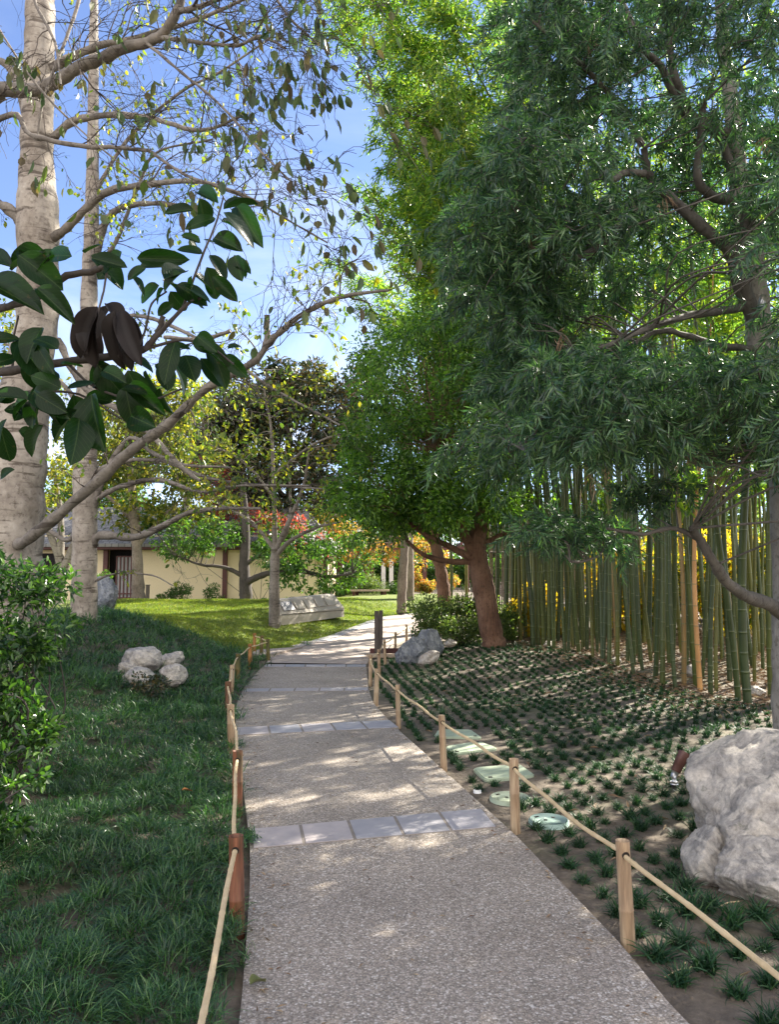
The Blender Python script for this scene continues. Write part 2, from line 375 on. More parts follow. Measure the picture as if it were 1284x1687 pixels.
def tile():
    m, nt, b, out = mat('slate_tile'); g = nt.nodes.new('ShaderNodeNewGeometry')
    c = ramp(nt, g.outputs['Random Per Island'], [(0, (.29,.30,.335)), (.35, (.35,.33,.34)), (.65, (.385,.34,.32)), (1, (.28,.285,.31))])
    n = noise(nt, objc(nt), 7, 6, .6); c = mixc(nt, .8, c, ramp(nt, n, [(.3, (.82,.82,.84)), (.7, (1.15,1.12,1.1))]), 'MULTIPLY')
    nt.links.new(c, b.inputs['Base Color']); b.inputs['Roughness'].default_value = .6; bump(nt, b, n, .2, .003); return m
M['tile'] = tile()
M['grout'] = plainmat('grout', (.22,.19,.16), .9, .2, 20)
def soil():
    m, nt, b, out = mat('soil'); v = objc(nt)
    n = noise(nt, v, 1.3, 8, .65); n2 = noise(nt, v, 14, 6, .7); n3 = noise(nt, v, .6, 3)
    c = ramp(nt, n2, [(.3, (.07,.055,.04)), (.55, (.135,.108,.08)), (.75, (.23,.185,.14))])
    c = mixc(nt, ramp(nt, n, [(.52, (0, 0, 0)), (.75, (.6, .6, .6))]), c, (.23,.18,.13))
    c = mixc(nt, ramp(nt, n3, [(.5, (0, 0, 0)), (.7, (.55, .55, .55))]), c, (.10,.115,.045))
    nt.links.new(c, b.inputs['Base Color']); b.inputs['Roughness'].default_value = .95
    bump(nt, b, n2, .8, .02); return m
M['soil'] = soil()
def lawn():
    m, nt, b, out = mat('lawn'); v = objc(nt)
    n = noise(nt, v, 30, 4, .7); n2 = noise(nt, v, .7, 5, .6)
    c = ramp(nt, n, [(.3, (.06,.10,.015)), (.7, (.19,.23,.03))])
    c = mixc(nt, ramp(nt, n2, [(.56, (0, 0, 0)), (.75, (.8, .8, .8))]), c, (.24,.2,.11))
    nt.links.new(c, b.inputs['Base Color']); b.inputs['Roughness'].default_value = .9; bump(nt, b, n, 1, .03); return m
M['lawn'] = lawn()
def rockmat(name, c1, c2, c3, vein=(.6,.58,.55), scale=1):
    m, nt, b, out = mat(name); v = objc(nt)
    n = noise(nt, v, 4*scale, 10, .7, .6); n2 = noise(nt, v, 1.6*scale, 6, .6, 1.5); n3 = noise(nt, v, 30*scale, 6, .8)
    c = ramp(nt, n, [(.32, c1), (.5, c2), (.68, c3)])
    ve = ramp(nt, n2, [(.46, (0, 0, 0)), (.5, (1, 1, 1)), (.54, (0, 0, 0))]); c = mixc(nt, mixc(nt, .5, ve, (0, 0, 0)), c, vein)
    n5 = noise(nt, v, 7*scale, 6, .7); c = mixc(nt, ramp(nt, n5, [(.6, (0, 0, 0)), (.68, (.75, .75, .75))]), c, (.17, .17, .13))
    c = mixc(nt, .7, c, ramp(nt, n3, [(.35, (.6,.6,.6)), (.65, (1.25,1.25,1.25))]), 'MULTIPLY')
    nt.links.new(c, b.inputs['Base Color']); b.inputs['Roughness'].default_value = .8
    n4 = noise(nt, v, 12*scale, 8, .75, 1.0); h = mixc(nt, .5, n, n4); h = mixc(nt, .3, h, n3); bump(nt, b, h, 1.0, .05); return m
M['rock_pale'] = rockmat('pale_granite', (.16,.15,.145), (.42,.385,.345), (.7,.63,.54), (.75,.68,.58), 1.1)
M['rock_dark'] = rockmat('dark_slate_rock', (.09,.10,.12), (.16,.175,.2), (.28,.29,.31), (.42,.43,.42), 1.3)
M['rock_tan'] = rockmat('tan_rock', (.24,.2,.17), (.38,.33,.28), (.5,.45,.4))
def bamboo_post(name, c1, c2, c3):
    m, nt, b, out = mat(name); v = objc(nt, (7, 7, .9)); n = noise(nt, v, 2.0, 5, .6, .4)
    c = ramp(nt, n, [(.33, c1), (.5, c2), (.68, c3)])
    g = noise(nt, objc(nt, (25, 25, 2)), 3, 4); c = mixc(nt, .6, c, ramp(nt, g, [(.35, (.5,.47,.45)), (.65, (1.2,1.2,1.2))]), 'MULTIPLY')
    if name.startswith('straw'): c = ramp(nt, n, [(.3, c1), (.6, c2), (.75, c3)])
    nt.links.new(c, b.inputs['Base Color']); b.inputs['Roughness'].default_value = .6
    if not name.startswith('straw'): bump(nt, b, g, .5, .006)
    return m
M['post_tan'] = bamboo_post('tan_bamboo_post', (.24,.15,.085), (.38,.265,.16), (.45,.35,.23))
M['post_red'] = bamboo_post('red_stained_bamboo_post', (.06,.045,.015), (.17,.06,.028), (.28,.11,.05))
M['post_green'] = bamboo_post('mossy_bamboo_post', (.06,.06,.018), (.12,.11,.03), (.26,.13,.05))
M['post_orange'] = bamboo_post('orange_bamboo_post', (.2,.11,.035), (.38,.17,.05), (.45,.24,.08))
M['rail'] = bamboo_post('straw_bamboo_rail', (.5,.37,.2), (.62,.47,.27), (.68,.55,.35))
M['hole'] = plainmat('dark_hollow', (.02,.015,.012), .9)
M['metal'] = plainmat('grey_galvanised_metal', (.45,.45,.45), .35, .2, 10, .1, .003, .8)
M['copper'] = plainmat('weathered_brown_metal', (.11,.05,.04), .45, .4, 12, .2, .004, .3)
M['blackplastic'] = plainmat('black_plastic', (.02,.02,.022), .5)
M['lid'] = plainmat('pale_green_plastic', (.36,.42,.30), .6, .15, 12, .1, .003)
M['lid2'] = plainmat('blue_green_plastic', (.30,.42,.36), .55, .15, 12, .1, .003)
M['stucco'] = plainmat('cream_stucco', (.80,.66,.44), .9, .06, 20, .15, .005)
M['redwood'] = plainmat('dark_red_timber', (.10,.032,.028), .6, .3, 6, .1, .004)
M['panel'] = plainmat('grey_paper_panel', (.4,.39,.4), .7, .08)
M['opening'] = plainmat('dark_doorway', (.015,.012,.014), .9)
M['white'] = plainmat('white_paint', (.75,.75,.73), .6, .05)
M['oldwood'] = plainmat('weathered_dark_timber', (.085,.07,.06), .85, .5, 5, .6, .01, 0, (8, 8, 1))
M['benchwood'] = plainmat('weathered_bench_timber', (.42,.33,.25), .8, .25, 6, .3, .005, 0, (1, 10, 10))
M['plinth'] = plainmat('cast_concrete', (.38,.34,.29), .8, .12, 6, .2, .006)
M['bronze'] = plainmat('grey_bronze_plaque', (.22,.21,.23), .5, .15, 20)
M['pavement'] = plainmat('pinkish_pavement', (.34,.28,.26), .9, .1, 3)
def shingle():
    m, nt, b, out = mat('grey_shingles'); br = nd(nt, 'ShaderNodeTexBrick', Scale=1.0)
    br.inputs['Color1'].default_value = (.24,.235,.23,1); br.inputs['Color2'].default_value = (.16,.155,.155,1)
    br.inputs['Mortar'].default_value = (.05,.05,.05,1); br.inputs['Brick Width'].default_value = .25; br.inputs['Row Height'].default_value = .16
    br.inputs['Mortar Size'].default_value = .012
    nt.links.new(objc(nt), br.inputs['Vector']); nt.links.new(br.outputs[0], b.inputs['Base Color']); b.inputs['Roughness'].default_value = .9; return m
M['shingle'] = shingle()

# ------------------------------------------------------------------ ground sheets
def grid(xs, ys, zf, name, m):
    X, Y = np.meshgrid(xs, ys); Z = zf(X, Y); V = np.stack([X, Y, Z], -1).reshape(-1, 3)
    nx, ny = len(xs), len(ys); i = np.arange(ny-1)[:, None]*nx+np.arange(nx-1)[None, :]
    F = np.stack([i, i+1, i+nx+1, i+nx], -1).reshape(-1, 4)
    return tag(addobj(name, newmesh(name, V, [F]), m), kind='structure')
def dense(a, b, s, far):
    mid = np.arange(a, b, s); k = np.geomspace(1, far, 12)
    return np.concatenate([a-k[::-1], mid, b+k])
grid(dense(-12, 12, .12, 900), dense(-4, 34, .12, 900),
     lambda x, y: H(x, y) - .05*ss(-.02, .12, x-pl(y))*ss(-.02, .12, pr(y)-x)*(y < 28), 'ground', M['soil'])
# path
def strip(LXY, RXY, name, m, dz, nacross=14, skirt=True, step=.12):
    def rs(A):
        A = np.array(A); return A
    A, B = rs(LXY), rs(RXY)
    k = 20; t0 = np.linspace(0, len(A)-1, (len(A)-1)*k+1)
    a = np.stack([np.interp(t0, np.arange(len(A)), A[:, c]) for c in (0, 1)], -1)
    b = np.stack([np.interp(t0, np.arange(len(B)), B[:, c]) for c in (0, 1)], -1)
    def sm(q, w=9):
        ker = np.ones(w)/w; z = np.vstack([np.repeat(q[:1], w//2, 0), q, np.repeat(q[-1:], w//2, 0)])
        return np.stack([np.convolve(z[:, c], ker, 'valid') for c in (0, 1)], -1)
    a, b = sm(a), sm(b)
    s = np.linspace(0, 1, nacross)
    pts = a[:, None, :]*(1-s)[None, :, None] + b[:, None, :]*s[None, :, None]
    z = .35*ss(16, 24, pts[..., 1]) + dz
    V = np.concatenate([pts, z[..., None]], -1)
    if skirt:
        lo = V[:, :1].copy(); lo[..., 2] -= .12; hi = V[:, -1:].copy(); hi[..., 2] -= .12
        V = np.concatenate([lo, V, hi], 1)
    nx = V.shape[1]; ny = V.shape[0]; i = np.arange(ny-1)[:, None]*nx+np.arange(nx-1)[None, :]
    F = np.stack([i, i+1, i+nx+1, i+nx], -1).reshape(-1, 4)
    return tag(addobj(name, newmesh(name, V.reshape(-1, 3), [F], False), m), kind='structure')
PZ = .035
icut = [i for i, p in enumerate(LEFT) if p[1] > 13.6][0]
strip(LEFT[:icut+1], RIGHT[:icut+1], 'path', M['aggregate'], PZ)
strip(LEFT[icut:], RIGHT[icut:], 'path_far', M['concrete'], PZ)
# short side branch of the path leaving to the left behind the fence corner
mb = MB(); sb = [(-2.6,15.2),(-4.2,15.5),(-4.3,16.3),(-2.5,16.4)]
mb.prism([(-3.1,15.35),(-2.35,15.3),(-1.9,17.0),(-3.0,16.1)], H(-3, 15.5)-.05, H(-3, 15.9)+.03); tag(mb.build('side_path', M['concrete'], smooth=False), kind='structure')
# tile bands
bands = [((413,1367),(415,1399),(795,1333),(820,1363),5), ((389,1199),(389,1212),(643,1187),(658,1199),5),
         ((405,1135),(401,1140),(608,1133),(608,1138),5), ((437,1095),(435,1099),(604,1095),(604,1099),5)]
tb = MB(); gb = MB()
for a, b, c, d, n in bands:
    A, B, Cc, D = [G0(*q, PZ)[:2] for q in (a, b, c, d)]
    gb.prism([B, D, Cc, A], PZ-.02, PZ+.003)
    for k in range(n):
        s0, s1 = (k+.02)/n, (k+.98)/n
        q = [B+(D-B)*s0, B+(D-B)*s1, A+(Cc-A)*s1, A+(Cc-A)*s0]
        cen = sum(q)/4; q = [cen+(x-cen)*.97 for x in q]
        tb.prism(q, PZ-.02, PZ+.007)
tag(gb.build('tile_bed', M['grout'], smooth=False), kind='structure'); tag(tb.build('path_tiles', M['tile'], smooth=False), kind='structure')
# kerb-like pale border of the far path
kb = MB(); Lf = [( -1.95,17.1),(-1.2,19),(-.6,21),(.1,23.5),(1.2,26)]
for k in range(len(Lf)-1):
    a, b = np.array(Lf[k]), np.array(Lf[k+1]); nrm = np.array([-(b-a)[1], (b-a)[0]]); nrm /= np.linalg.norm(nrm)
    for j in range(4):
        p, q = a+(b-a)*(j+.03)/4, a+(b-a)*(j+.97)/4
        zz = [.35*float(ss(16, 24, w[1])) for w in (p, q, q+nrm*.28, p+nrm*.28)]
        kb.prism([p, q, q+nrm*.28, p+nrm*.28], -.05, np.array(zz)+.05)
tag(kb.build('path_kerb', M['tile'], smooth=False), kind='structure')
st = MB(); c = G(545, 1060); st.box((c[0]-.3, c[1], c[2]+.02), (.75, .4, .06), .5); c = G(530, 1066)
tag(st.build('stepping_stone', M['tile'], smooth=False), 'flat pale stepping stone in the lawn beside the far path edge', 'stepping stone')
# lawn
lx = np.arange(-14, 2.6, .15); ly = np.arange(14, 33, .15)
def lawn_mask(x, y):
    e = pl(y)-x
    return (e > .12) & (y > 15.6 + .9*np.maximum(0, np.minimum(4, e-1.2))*.35 + .2*np.sin(x*3)) & (y < 34)
X, Y = np.meshgrid(lx, ly); Z = H(X, Y)+.02; i = np.arange(len(ly)-1)[:, None]*len(lx)+np.arange(len(lx)-1)[None, :]
Q = np.stack([i, i+1, i+len(lx)+1, i+len(lx)], -1).reshape(-1, 4)
mk = lawn_mask(X, Y).ravel(); Q = Q[mk[Q].all(1)]
lawn_o = addobj('lawn', newmesh('lawn', np.stack([X, Y, Z], -1).reshape(-1, 3), [Q]), M['lawn']); tag(lawn_o, kind='structure')
rng = np.random.default_rng(3)
n = 130000; u = rng.uniform(0, 1, n)
y = 15.4 + 11.5*u**1.3; x = rng.uniform(-8.5, 2, n); k = lawn_mask(x, y); x, y = x[k], y[k]
pos = np.stack([x, y, H(x, y)+.015], -1); ax = unit(np.stack([rng.normal(0, .5, len(x)), rng.normal(0, .5, len(x)), np.ones(len(x))], -1))
o = leafobj('lawn_grass', T_DIA, pos, ax, rv(rng, len(x)), rng.uniform(.03, .07, len(x)), .012, M['lawnblade']); tag(o, kind='stuff')
o['label'] = 'short bright green grass covering the mounded lawn'; o['category'] = 'grass'
# pavement far right behind bamboo
mb = MB(); mb.prism([(4.5, 21.5), (60, 14), (60, 60), (3.5, 42)], .37, .42)
tag(mb.build('road', M['pavement'], smooth=False), kind='structure')

# ------------------------------------------------------------------ left ground cover (mondo grass)
def tufts(cx_, cy_, cz, blades, L, W, rng, lean=(0, 0), up=.9, spread=.03):
    n = len(cx_); k = blades
    az = rng.uniform(0, 2*math.pi, (n, k)); el = rng.uniform(.35, 1.3, (n, k))
    ax = np.stack([np.cos(az)*np.cos(el)+lean[0], np.sin(az)*np.cos(el)+lean[1], np.sin(el)*up], -1).reshape(-1, 3)
    pos = np.stack([np.repeat(cx_, k), np.repeat(cy_, k), np.repeat(cz, k)], -1)+rng.normal(0, 1, (n*k, 3))*[spread, spread, .004]
    nrm = unit(np.array([0, 0, 1.])+rng.normal(0, .35, (n*k, 3)))
    return pos, unit(ax), nrm, np.repeat(L, k)*rng.uniform(.7, 1.2, n*k), W
rng = np.random.default_rng(11)
allp = []
zones = [(-.5, 1.0, 3.6, .075, 26, .155, .0048), (3.6, 6.0, 0, .10, 22, .16, .0055), (6, 9.5, 0, .14, 20, .18, .008), (9.5, 17.5, 0, .19, 16, .2, .012)]
def bed_mask(x, y):
    e = pl(y)-x
    off = .07+.05*np.sin(y*5)+.05*np.sin(y*13)
    return (e > off) & (e < 8)
for zi, (y0, y1) in enumerate([(1.2, 3.6), (3.6, 6), (6, 9.5), (9.5, 18)]):
    sp_, kk, LL, WW = [(.056, 30, .088, .0044), (.07, 28, .105, .0053), (.105, 24, .135, .0075), (.17, 18, .18, .012)][zi]
    xmin = -.62*y1-1.0
    gx = np.arange(max(xmin, -10), .2, sp_); gy = np.arange(y0, y1, sp_); X, Y = np.meshgrid(gx, gy)
    X = X.ravel()+rng.normal(0, sp_*.35, X.size); Y = Y.ravel()+rng.normal(0, sp_*.35, Y.size)
    k = bed_mask(X, Y) & ~lawn_mask(X, Y+.3) & (X > -.6*Y-.8)
    # bare soil hollows near left shrubs
    hol = ((X+3.05)**2/.5+(Y-5.3)**2/.25 < 1)
    k &= ~hol; X, Y = X[k], Y[k]
    cl = np.array([mnoise.noise((a*1.5, b*1.5, 0)) for a, b in zip(X, Y)])
    Ls = LL*(1+.55*cl)
    gs = .27 if y1 < 10 else .4
    ci, cj = np.floor(X/gs), np.floor(Y/gs); best = np.full(len(X), 9.); dx = np.zeros(len(X)); dy = np.zeros(len(X))
    for a in (-1, 0, 1):
        for b_ in (-1, 0, 1):
            hh = np.sin((ci+a)*12.9898+(cj+b_)*78.233)*43758.5453; hh -= np.floor(hh); h2 = np.sin((ci+a)*39.3+(cj+b_)*11.1)*24634.6; h2 -= np.floor(h2)
            ex, ey = X-(ci+a+hh)*gs, Y-(cj+b_+h2)*gs; dd = np.hypot(ex, ey); m_ = dd < best; best[m_] = dd[m_]; dx[m_] = ex[m_]; dy[m_] = ey[m_]
    Z = H(X, Y) + .05*np.clip(cl, 0, 1) + .075*np.clip(1-(best/(gs*.75))**2, 0, 1)
    tf = tufts(X, Y, Z, kk, Ls*(1.1-.3*best/gs), WW, rng, (.05, -.12), .8, sp_*.4)
    ln_ = np.stack([np.repeat(dx, kk), np.repeat(dy, kk), np.zeros(len(X)*kk)], -1)/gs*1.9
    allp.append((tf[0], unit(tf[1]+ln_), tf[2], tf[3], tf[4]))
pos = np.vstack([a[0] for a in allp]); ax = np.vstack([a[1] for a in allp]); nr = np.vstack([a[2] for a in allp])
L = np.concatenate([a[3] for a in allp]); W = np.concatenate([np.full(len(a[0]), a[4]) for a in allp])
o = leafobj('ground_cover', T_BLADE, pos, ax, nr, L, W, M['mondo'], None, True)
tag(o, 'dense dark green mondo grass carpeting the bed left of the path', 'ground cover', kind='stuff')
print('mondo blades', len(pos))

# ------------------------------------------------------------------ right bed tufts
def tuft_mesh(seed, nbl, Lm, Wm, col=None):
    r = np.random.default_rng(seed)
    p, a, nn, L, W = tufts(np.zeros(1), np.zeros(1), np.zeros(1), nbl, np.array([Lm]), Wm, r, (0, 0), 1.0, .012)
    V, F = scatter(T_BLADE, p, a, nn, L, W); return newmesh('grass_tuft', V, F, True)
tm = [tuft_mesh(s, 95, .078, .0058) for s in range(6)]
for t in tm: t.materials.append(M['tuft'])
rng = np.random.default_rng(21)
covers = [(G(758,1214)[:2], .42), (G(778,1233)[:2], .42), (G(829,1277)[:2], .42), (G(841,1318)[:2], .25), (G(905,1356)[:2], .22), ((1.62*1.0+.15, 4.35), .0)]
BLD = P(1290, 1400, 4.3)[:2]
def right_ok(x, y):
    if x-float(pr(y)) < .12 or y > 16.5: return False
    for c, r in covers:
        if (x-c[0])**2+(y-c[1])**2 < r*r*.6: return False
    bl = 4.2+.62*(y-9.6) if y > 9 else 9
    lim = np.interp(y, [2, 8, 9.7, 12, 15, 16.6], [9, 7, 4.55, 3.9, 3.3, 2.9])
    if x > lim: return False
    if ((x-2.3)/.72)**2+((y-4.3)/.55)**2 < 1: return False
    return True
cand = []
ang = R(33); sx, sy = .185, .185
for i_ in range(-80, 120):
    for j_ in range(-80, 120):
        x0, y0 = i_*sx+(j_ % 2)*sx*.5, j_*sy
        x = x0*math.cos(ang)-y0*math.sin(ang); y = x0*math.sin(ang)+y0*math.cos(ang)
        if y < 1.8 or y > 17 or x > .62*y+1.2: continue
        x += rng.normal(0, .014); y += rng.normal(0, .014)
        if rng.random() < .03: continue
        if right_ok(x, y): cand.append((x, y))
cand.sort(key=lambda p: p[1]); 
infr = [p for p in cand if p[0] < .56*p[1]]; rest_ = [p for p in cand if p[0] >= .56*p[1]]
print('tufts', len(cand), len(infr))
for k, (x, y) in enumerate(infr[:300]):
    o = bpy.data.objects.new('grass_tuft', tm[k % 6]); C.objects.link(o)
    s = rng.uniform(.8, 1.35)*(1.2 if y < 4 else 1)
    o.location = (x, y, float(H(x, y))-.004); o.rotation_euler = (0, 0, rng.uniform(0, 6.28)); o.scale = (s, s, s*rng.uniform(.8, 1.1))
    tag(o, 'small dark green tuft of dwarf mondo grass planted in bare soil right of the path', 'grass tuft', 'dwarf grass tufts planted in rows')
rem = np.array(infr[300:]+rest_)
p_, a_, n_, L_, W_ = tufts(rem[:, 0], rem[:, 1], H(rem[:, 0], rem[:, 1]), 44, np.full(len(rem), .072)*rng.uniform(.7, 1.25, len(rem)), .010, rng, (0, 0), 1.0, .014)
o = leafobj('distant_grass_tufts', T_BLADE, p_, a_, n_, L_, W_, M['tuft'], None, True)
tag(o, 'far rows of small dark grass tufts in the soil bed towards the bamboo', 'grass tufts', kind='stuff')
# litter under bamboo and on the bed
n = 19000; x = rng.uniform(2.2, 9, n); y = rng.uniform(8.6, 19, n)
lim = np.interp(y, [8, 9.7, 12, 15, 19], [5.2, 3.9, 3.3, 2.7, 2.4]); k = x > lim+rng.normal(0, .35, n); x, y = x[k], y[k]
x2 = rng.uniform(.3, 5, 260); y2 = rng.uniform(2.6, 14, 260); k = np.array([right_ok(a, b) for a, b in zip(x2, y2)]); x = np.r_[x, x2[k]]; y = np.r_[y, y2[k]]
pos = np.stack([x, y, H(x, y)+rng.uniform(.005, .04, len(x))], -1); ax = unit(np.stack([rng.normal(size=len(x)), rng.normal(size=len(x)), rng.normal(0, .15, len(x))], -1))
o = leafobj('fallen_leaf_litter', T_DIA, pos, ax, unit(np.array([0, 0, 1.])+rng.normal(0, .3, (len(x), 3))), rng.uniform(.06, .16, len(x)), rng.uniform(.008, .018, len(x)), M['straw'])
tag(o, 'dry straw coloured bamboo leaves littering the soil', 'leaf litter', kind='stuff')
n = 900; yy = rng.uniform(1.8, 16, n); side = rng.random(n); xx = np.where(side < .42, pl(yy)+np.abs(rng.normal(0, .09, n))+.01, np.where(side < .8, pr(yy)-np.abs(rng.normal(0, .09, n))-.01, pl(yy)+(pr(yy)-pl(yy))*rng.random(n)))
pos = np.stack([xx, yy, np.full(n, PZ+.006)], -1); ax = unit(np.stack([rng.normal(size=n), rng.normal(size=n), rng.normal(0, .1, n)], -1))
o = leafobj('path_litter', T_DIA, pos, ax, unit(np.array([0, 0, 1.])+rng.normal(0, .25, (n, 3))), rng.uniform(.012, .045, n), rng.uniform(.004, .012, n), M['straw'])
tag(o, 'tiny dry leaf fragments scattered along the path edges', 'leaf litter', kind='stuff')
# little crumbs of soil / pebbles
n = 2500; y = rng.uniform(2.2, 9, n); x = rng.uniform(0, 1, n)*(.6*y)+.1; k = x-pr(y) > .05; x, y = x[k], y[k]
pos = np.stack([x, y, H(x, y)], -1)
V, F = scatter((np.array([[-.5,-.5,0],[.5,-.5,0],[.5,.5,0],[-.5,.5,0],[0,0,.5]]), np.array([[0,1,4],[1,2,4],[2,3,4],[3,0,4]])), pos, rv(rng, len(x))*[1, 1, .1], np.tile([0, 0, 1.], (len(x), 1)), rng.uniform(.006, .022, len(x)), rng.uniform(.006, .02, len(x)))
o = addobj('soil_crumbs', newmesh('soil_crumbs', V, F), M['soil']); tag(o, 'small clods of bare soil between the tufts', 'soil', kind='stuff')

# ------------------------------------------------------------------ rocks
def rock(name, c, size, seed, m, label, cat='boulder', group=None, rz=0, cuts=7, amp=.22, tilt=0, planes=()):
    import bmesh
    bm = bmesh.new(); bmesh.ops.create_icosphere(bm, subdivisions=6 if max(size) > .3 else 5, radius=1)
    r = random.Random(seed); pl_ = []
    for _ in range(cuts):
        v = Vector((r.gauss(0, 1), r.gauss(0, 1), r.gauss(.2, .8))).normalized(); pl_.append((v, r.uniform(.62, .86)))
    pl_ += [(Vector(a).normalized(), d) for a, d in planes]
    co = np.array([v.co[:] for v in bm.verts])
    faces = np.array([[v.index for v in f.verts] for f in bm.faces]); bm.free()
    for v, d in pl_:
        dd = co @ np.array(v); over = np.maximum(0, dd-d); co = co - np.outer(over*.86, np.array(v))
    off = Vector((seed*1.7, seed*.3, 0))
    out = []
    for p in co:
        q = Vector(p); s = 1+amp*mnoise.fractal(q*1.3+off, 1, 2, 4)*.8 + .05*mnoise.fractal(q*6+off, .8, 2, 4) - .07*max(0, .12-abs(mnoise.noise(q*1.9+off*2)))*8*.25
        out.append(q*s)
    co = np.array([q[:] for q in out])*np.array(size)
    ct, st_ = math.cos(tilt), math.sin(tilt); co = co @ np.array([[ct, 0, st_], [0, 1, 0], [-st_, 0, ct]]).T
    ca, sa = math.cos(rz), math.sin(rz); co = co @ np.array([[ca, -sa, 0], [sa, ca, 0], [0, 0, 1]]).T
    o = addobj(name, newmesh(name, co, [faces]), m, None, tuple(c)); return tag(o, label, cat, group)
def at(px, py, d): return P(px, py, d)
rock('boulder', (2.27, 4.45, .32), (.64, .5, .46), 5, M['rock_pale'], 'large pale grey craggy boulder at the right edge of the tuft bed', amp=.16, rz=.1, cuts=3, planes=[((-.75,-.15,.65), .62), ((-.2,-.9,.45), .66), ((0,.05,1), .8)])
rock('boulder', (2.0, 4.03, .06), (.44, .27, .2), 12, M['rock_pale'], 'low flat grey rock lying at the foot of the large pale boulder', rz=-.45, amp=.12, tilt=.12, cuts=4)
rock('boulder', (1.72, 4.28, .10), (.13, .16, .16), 9, M['rock_pale'], 'small grey rock wedged against the left foot of the large pale boulder', cuts=5)
for (px, py, d, s, sd_, lb, mm) in [
    (231,1086,10.2,(.28,.26,.20),31,'tallest rounded boulder at the back of the left rock group','rock_pale'),
    (283,1112,10.0,(.19,.2,.15),32,'rounded boulder at the right end of the left rock group','rock_pale'),
    (280,1090,10.8,(.17,.16,.11),33,'smaller boulder behind the right end of the left rock group','rock_pale'),
    (292,1082,11.3,(.12,.12,.08),37,'smallest pale rock half hidden at the back right of the left rock group','rock_pale'),
    (228,1117,9.7,(.26,.2,.13),34,'low flat topped boulder at the front of the left rock group','rock_pale'),
    (213,1101,9.95,(.16,.15,.10),35,'small sunken rock at the left of the left rock group','rock_pale')]:
    c = P(px, py, d); rock('boulder', c, s, sd_, M[mm], lb, 'boulder', None, sd_*.7, 5, .14)
c = P(168, 985, 15.5); rock('standing_stone', c, (.36, .3, .42), 44, M['rock_dark'], 'grey rounded standing stone behind the pale ringed trunk', cuts=5)
c = P(165, 1018, 14.6); rock('flat_stone', (c[0], c[1], c[2]-.02), (.34, .3, .07), 45, M['rock_pale'], 'flat pale stone on the lawn edge below the standing stone', cuts=4)
c = P(683, 1075, 14.4); rock('boulder', (c[0], c[1], c[2]-.05), (.34, .3, .34), 51, M['rock_dark'], 'dark blue grey rock by the fence, left of its twin', rz=.2, amp=.12)
c = P(709, 1062, 14.7); rock('boulder', (c[0], c[1], c[2]), (.26, .27, .30), 52, M['rock_dark'], 'taller dark grey veined rock beside the hedge shrub', rz=1.2, amp=.15)
c = P(708, 1083, 13.7); rock('boulder', (c[0], c[1], c[2]), (.23, .13, .12), 53, M['rock_tan'], 'small pale tan stone leaning on the dark rocks', rz=.3, tilt=-.55)
c = P(742, 1056, 15.4); rock('boulder', (c[0], c[1], c[2]-.04), (.13, .12, .08), 54, M['rock_tan'], 'small pale stone behind the dark veined rock')
for k, (px, d, s, lb) in enumerate([(903, 15.3, .13, 'small grey stone at the left end of the bamboo grove'), (1135, 12.0, .16, 'rounded stone between the bamboo stalks'), (1237, 10.6, .12, 'mossy stone among the rightmost bamboo stalks'), (1010, 13.2, .1, 'small stone in the litter below the middle of the bamboo grove')]):
    c = GD(px, d); rock('stone', (c[0], c[1], c[2]+s*.3), (s, s, s*.7), 60+k, M['rock_tan'], lb, 'stone', cuts=4)

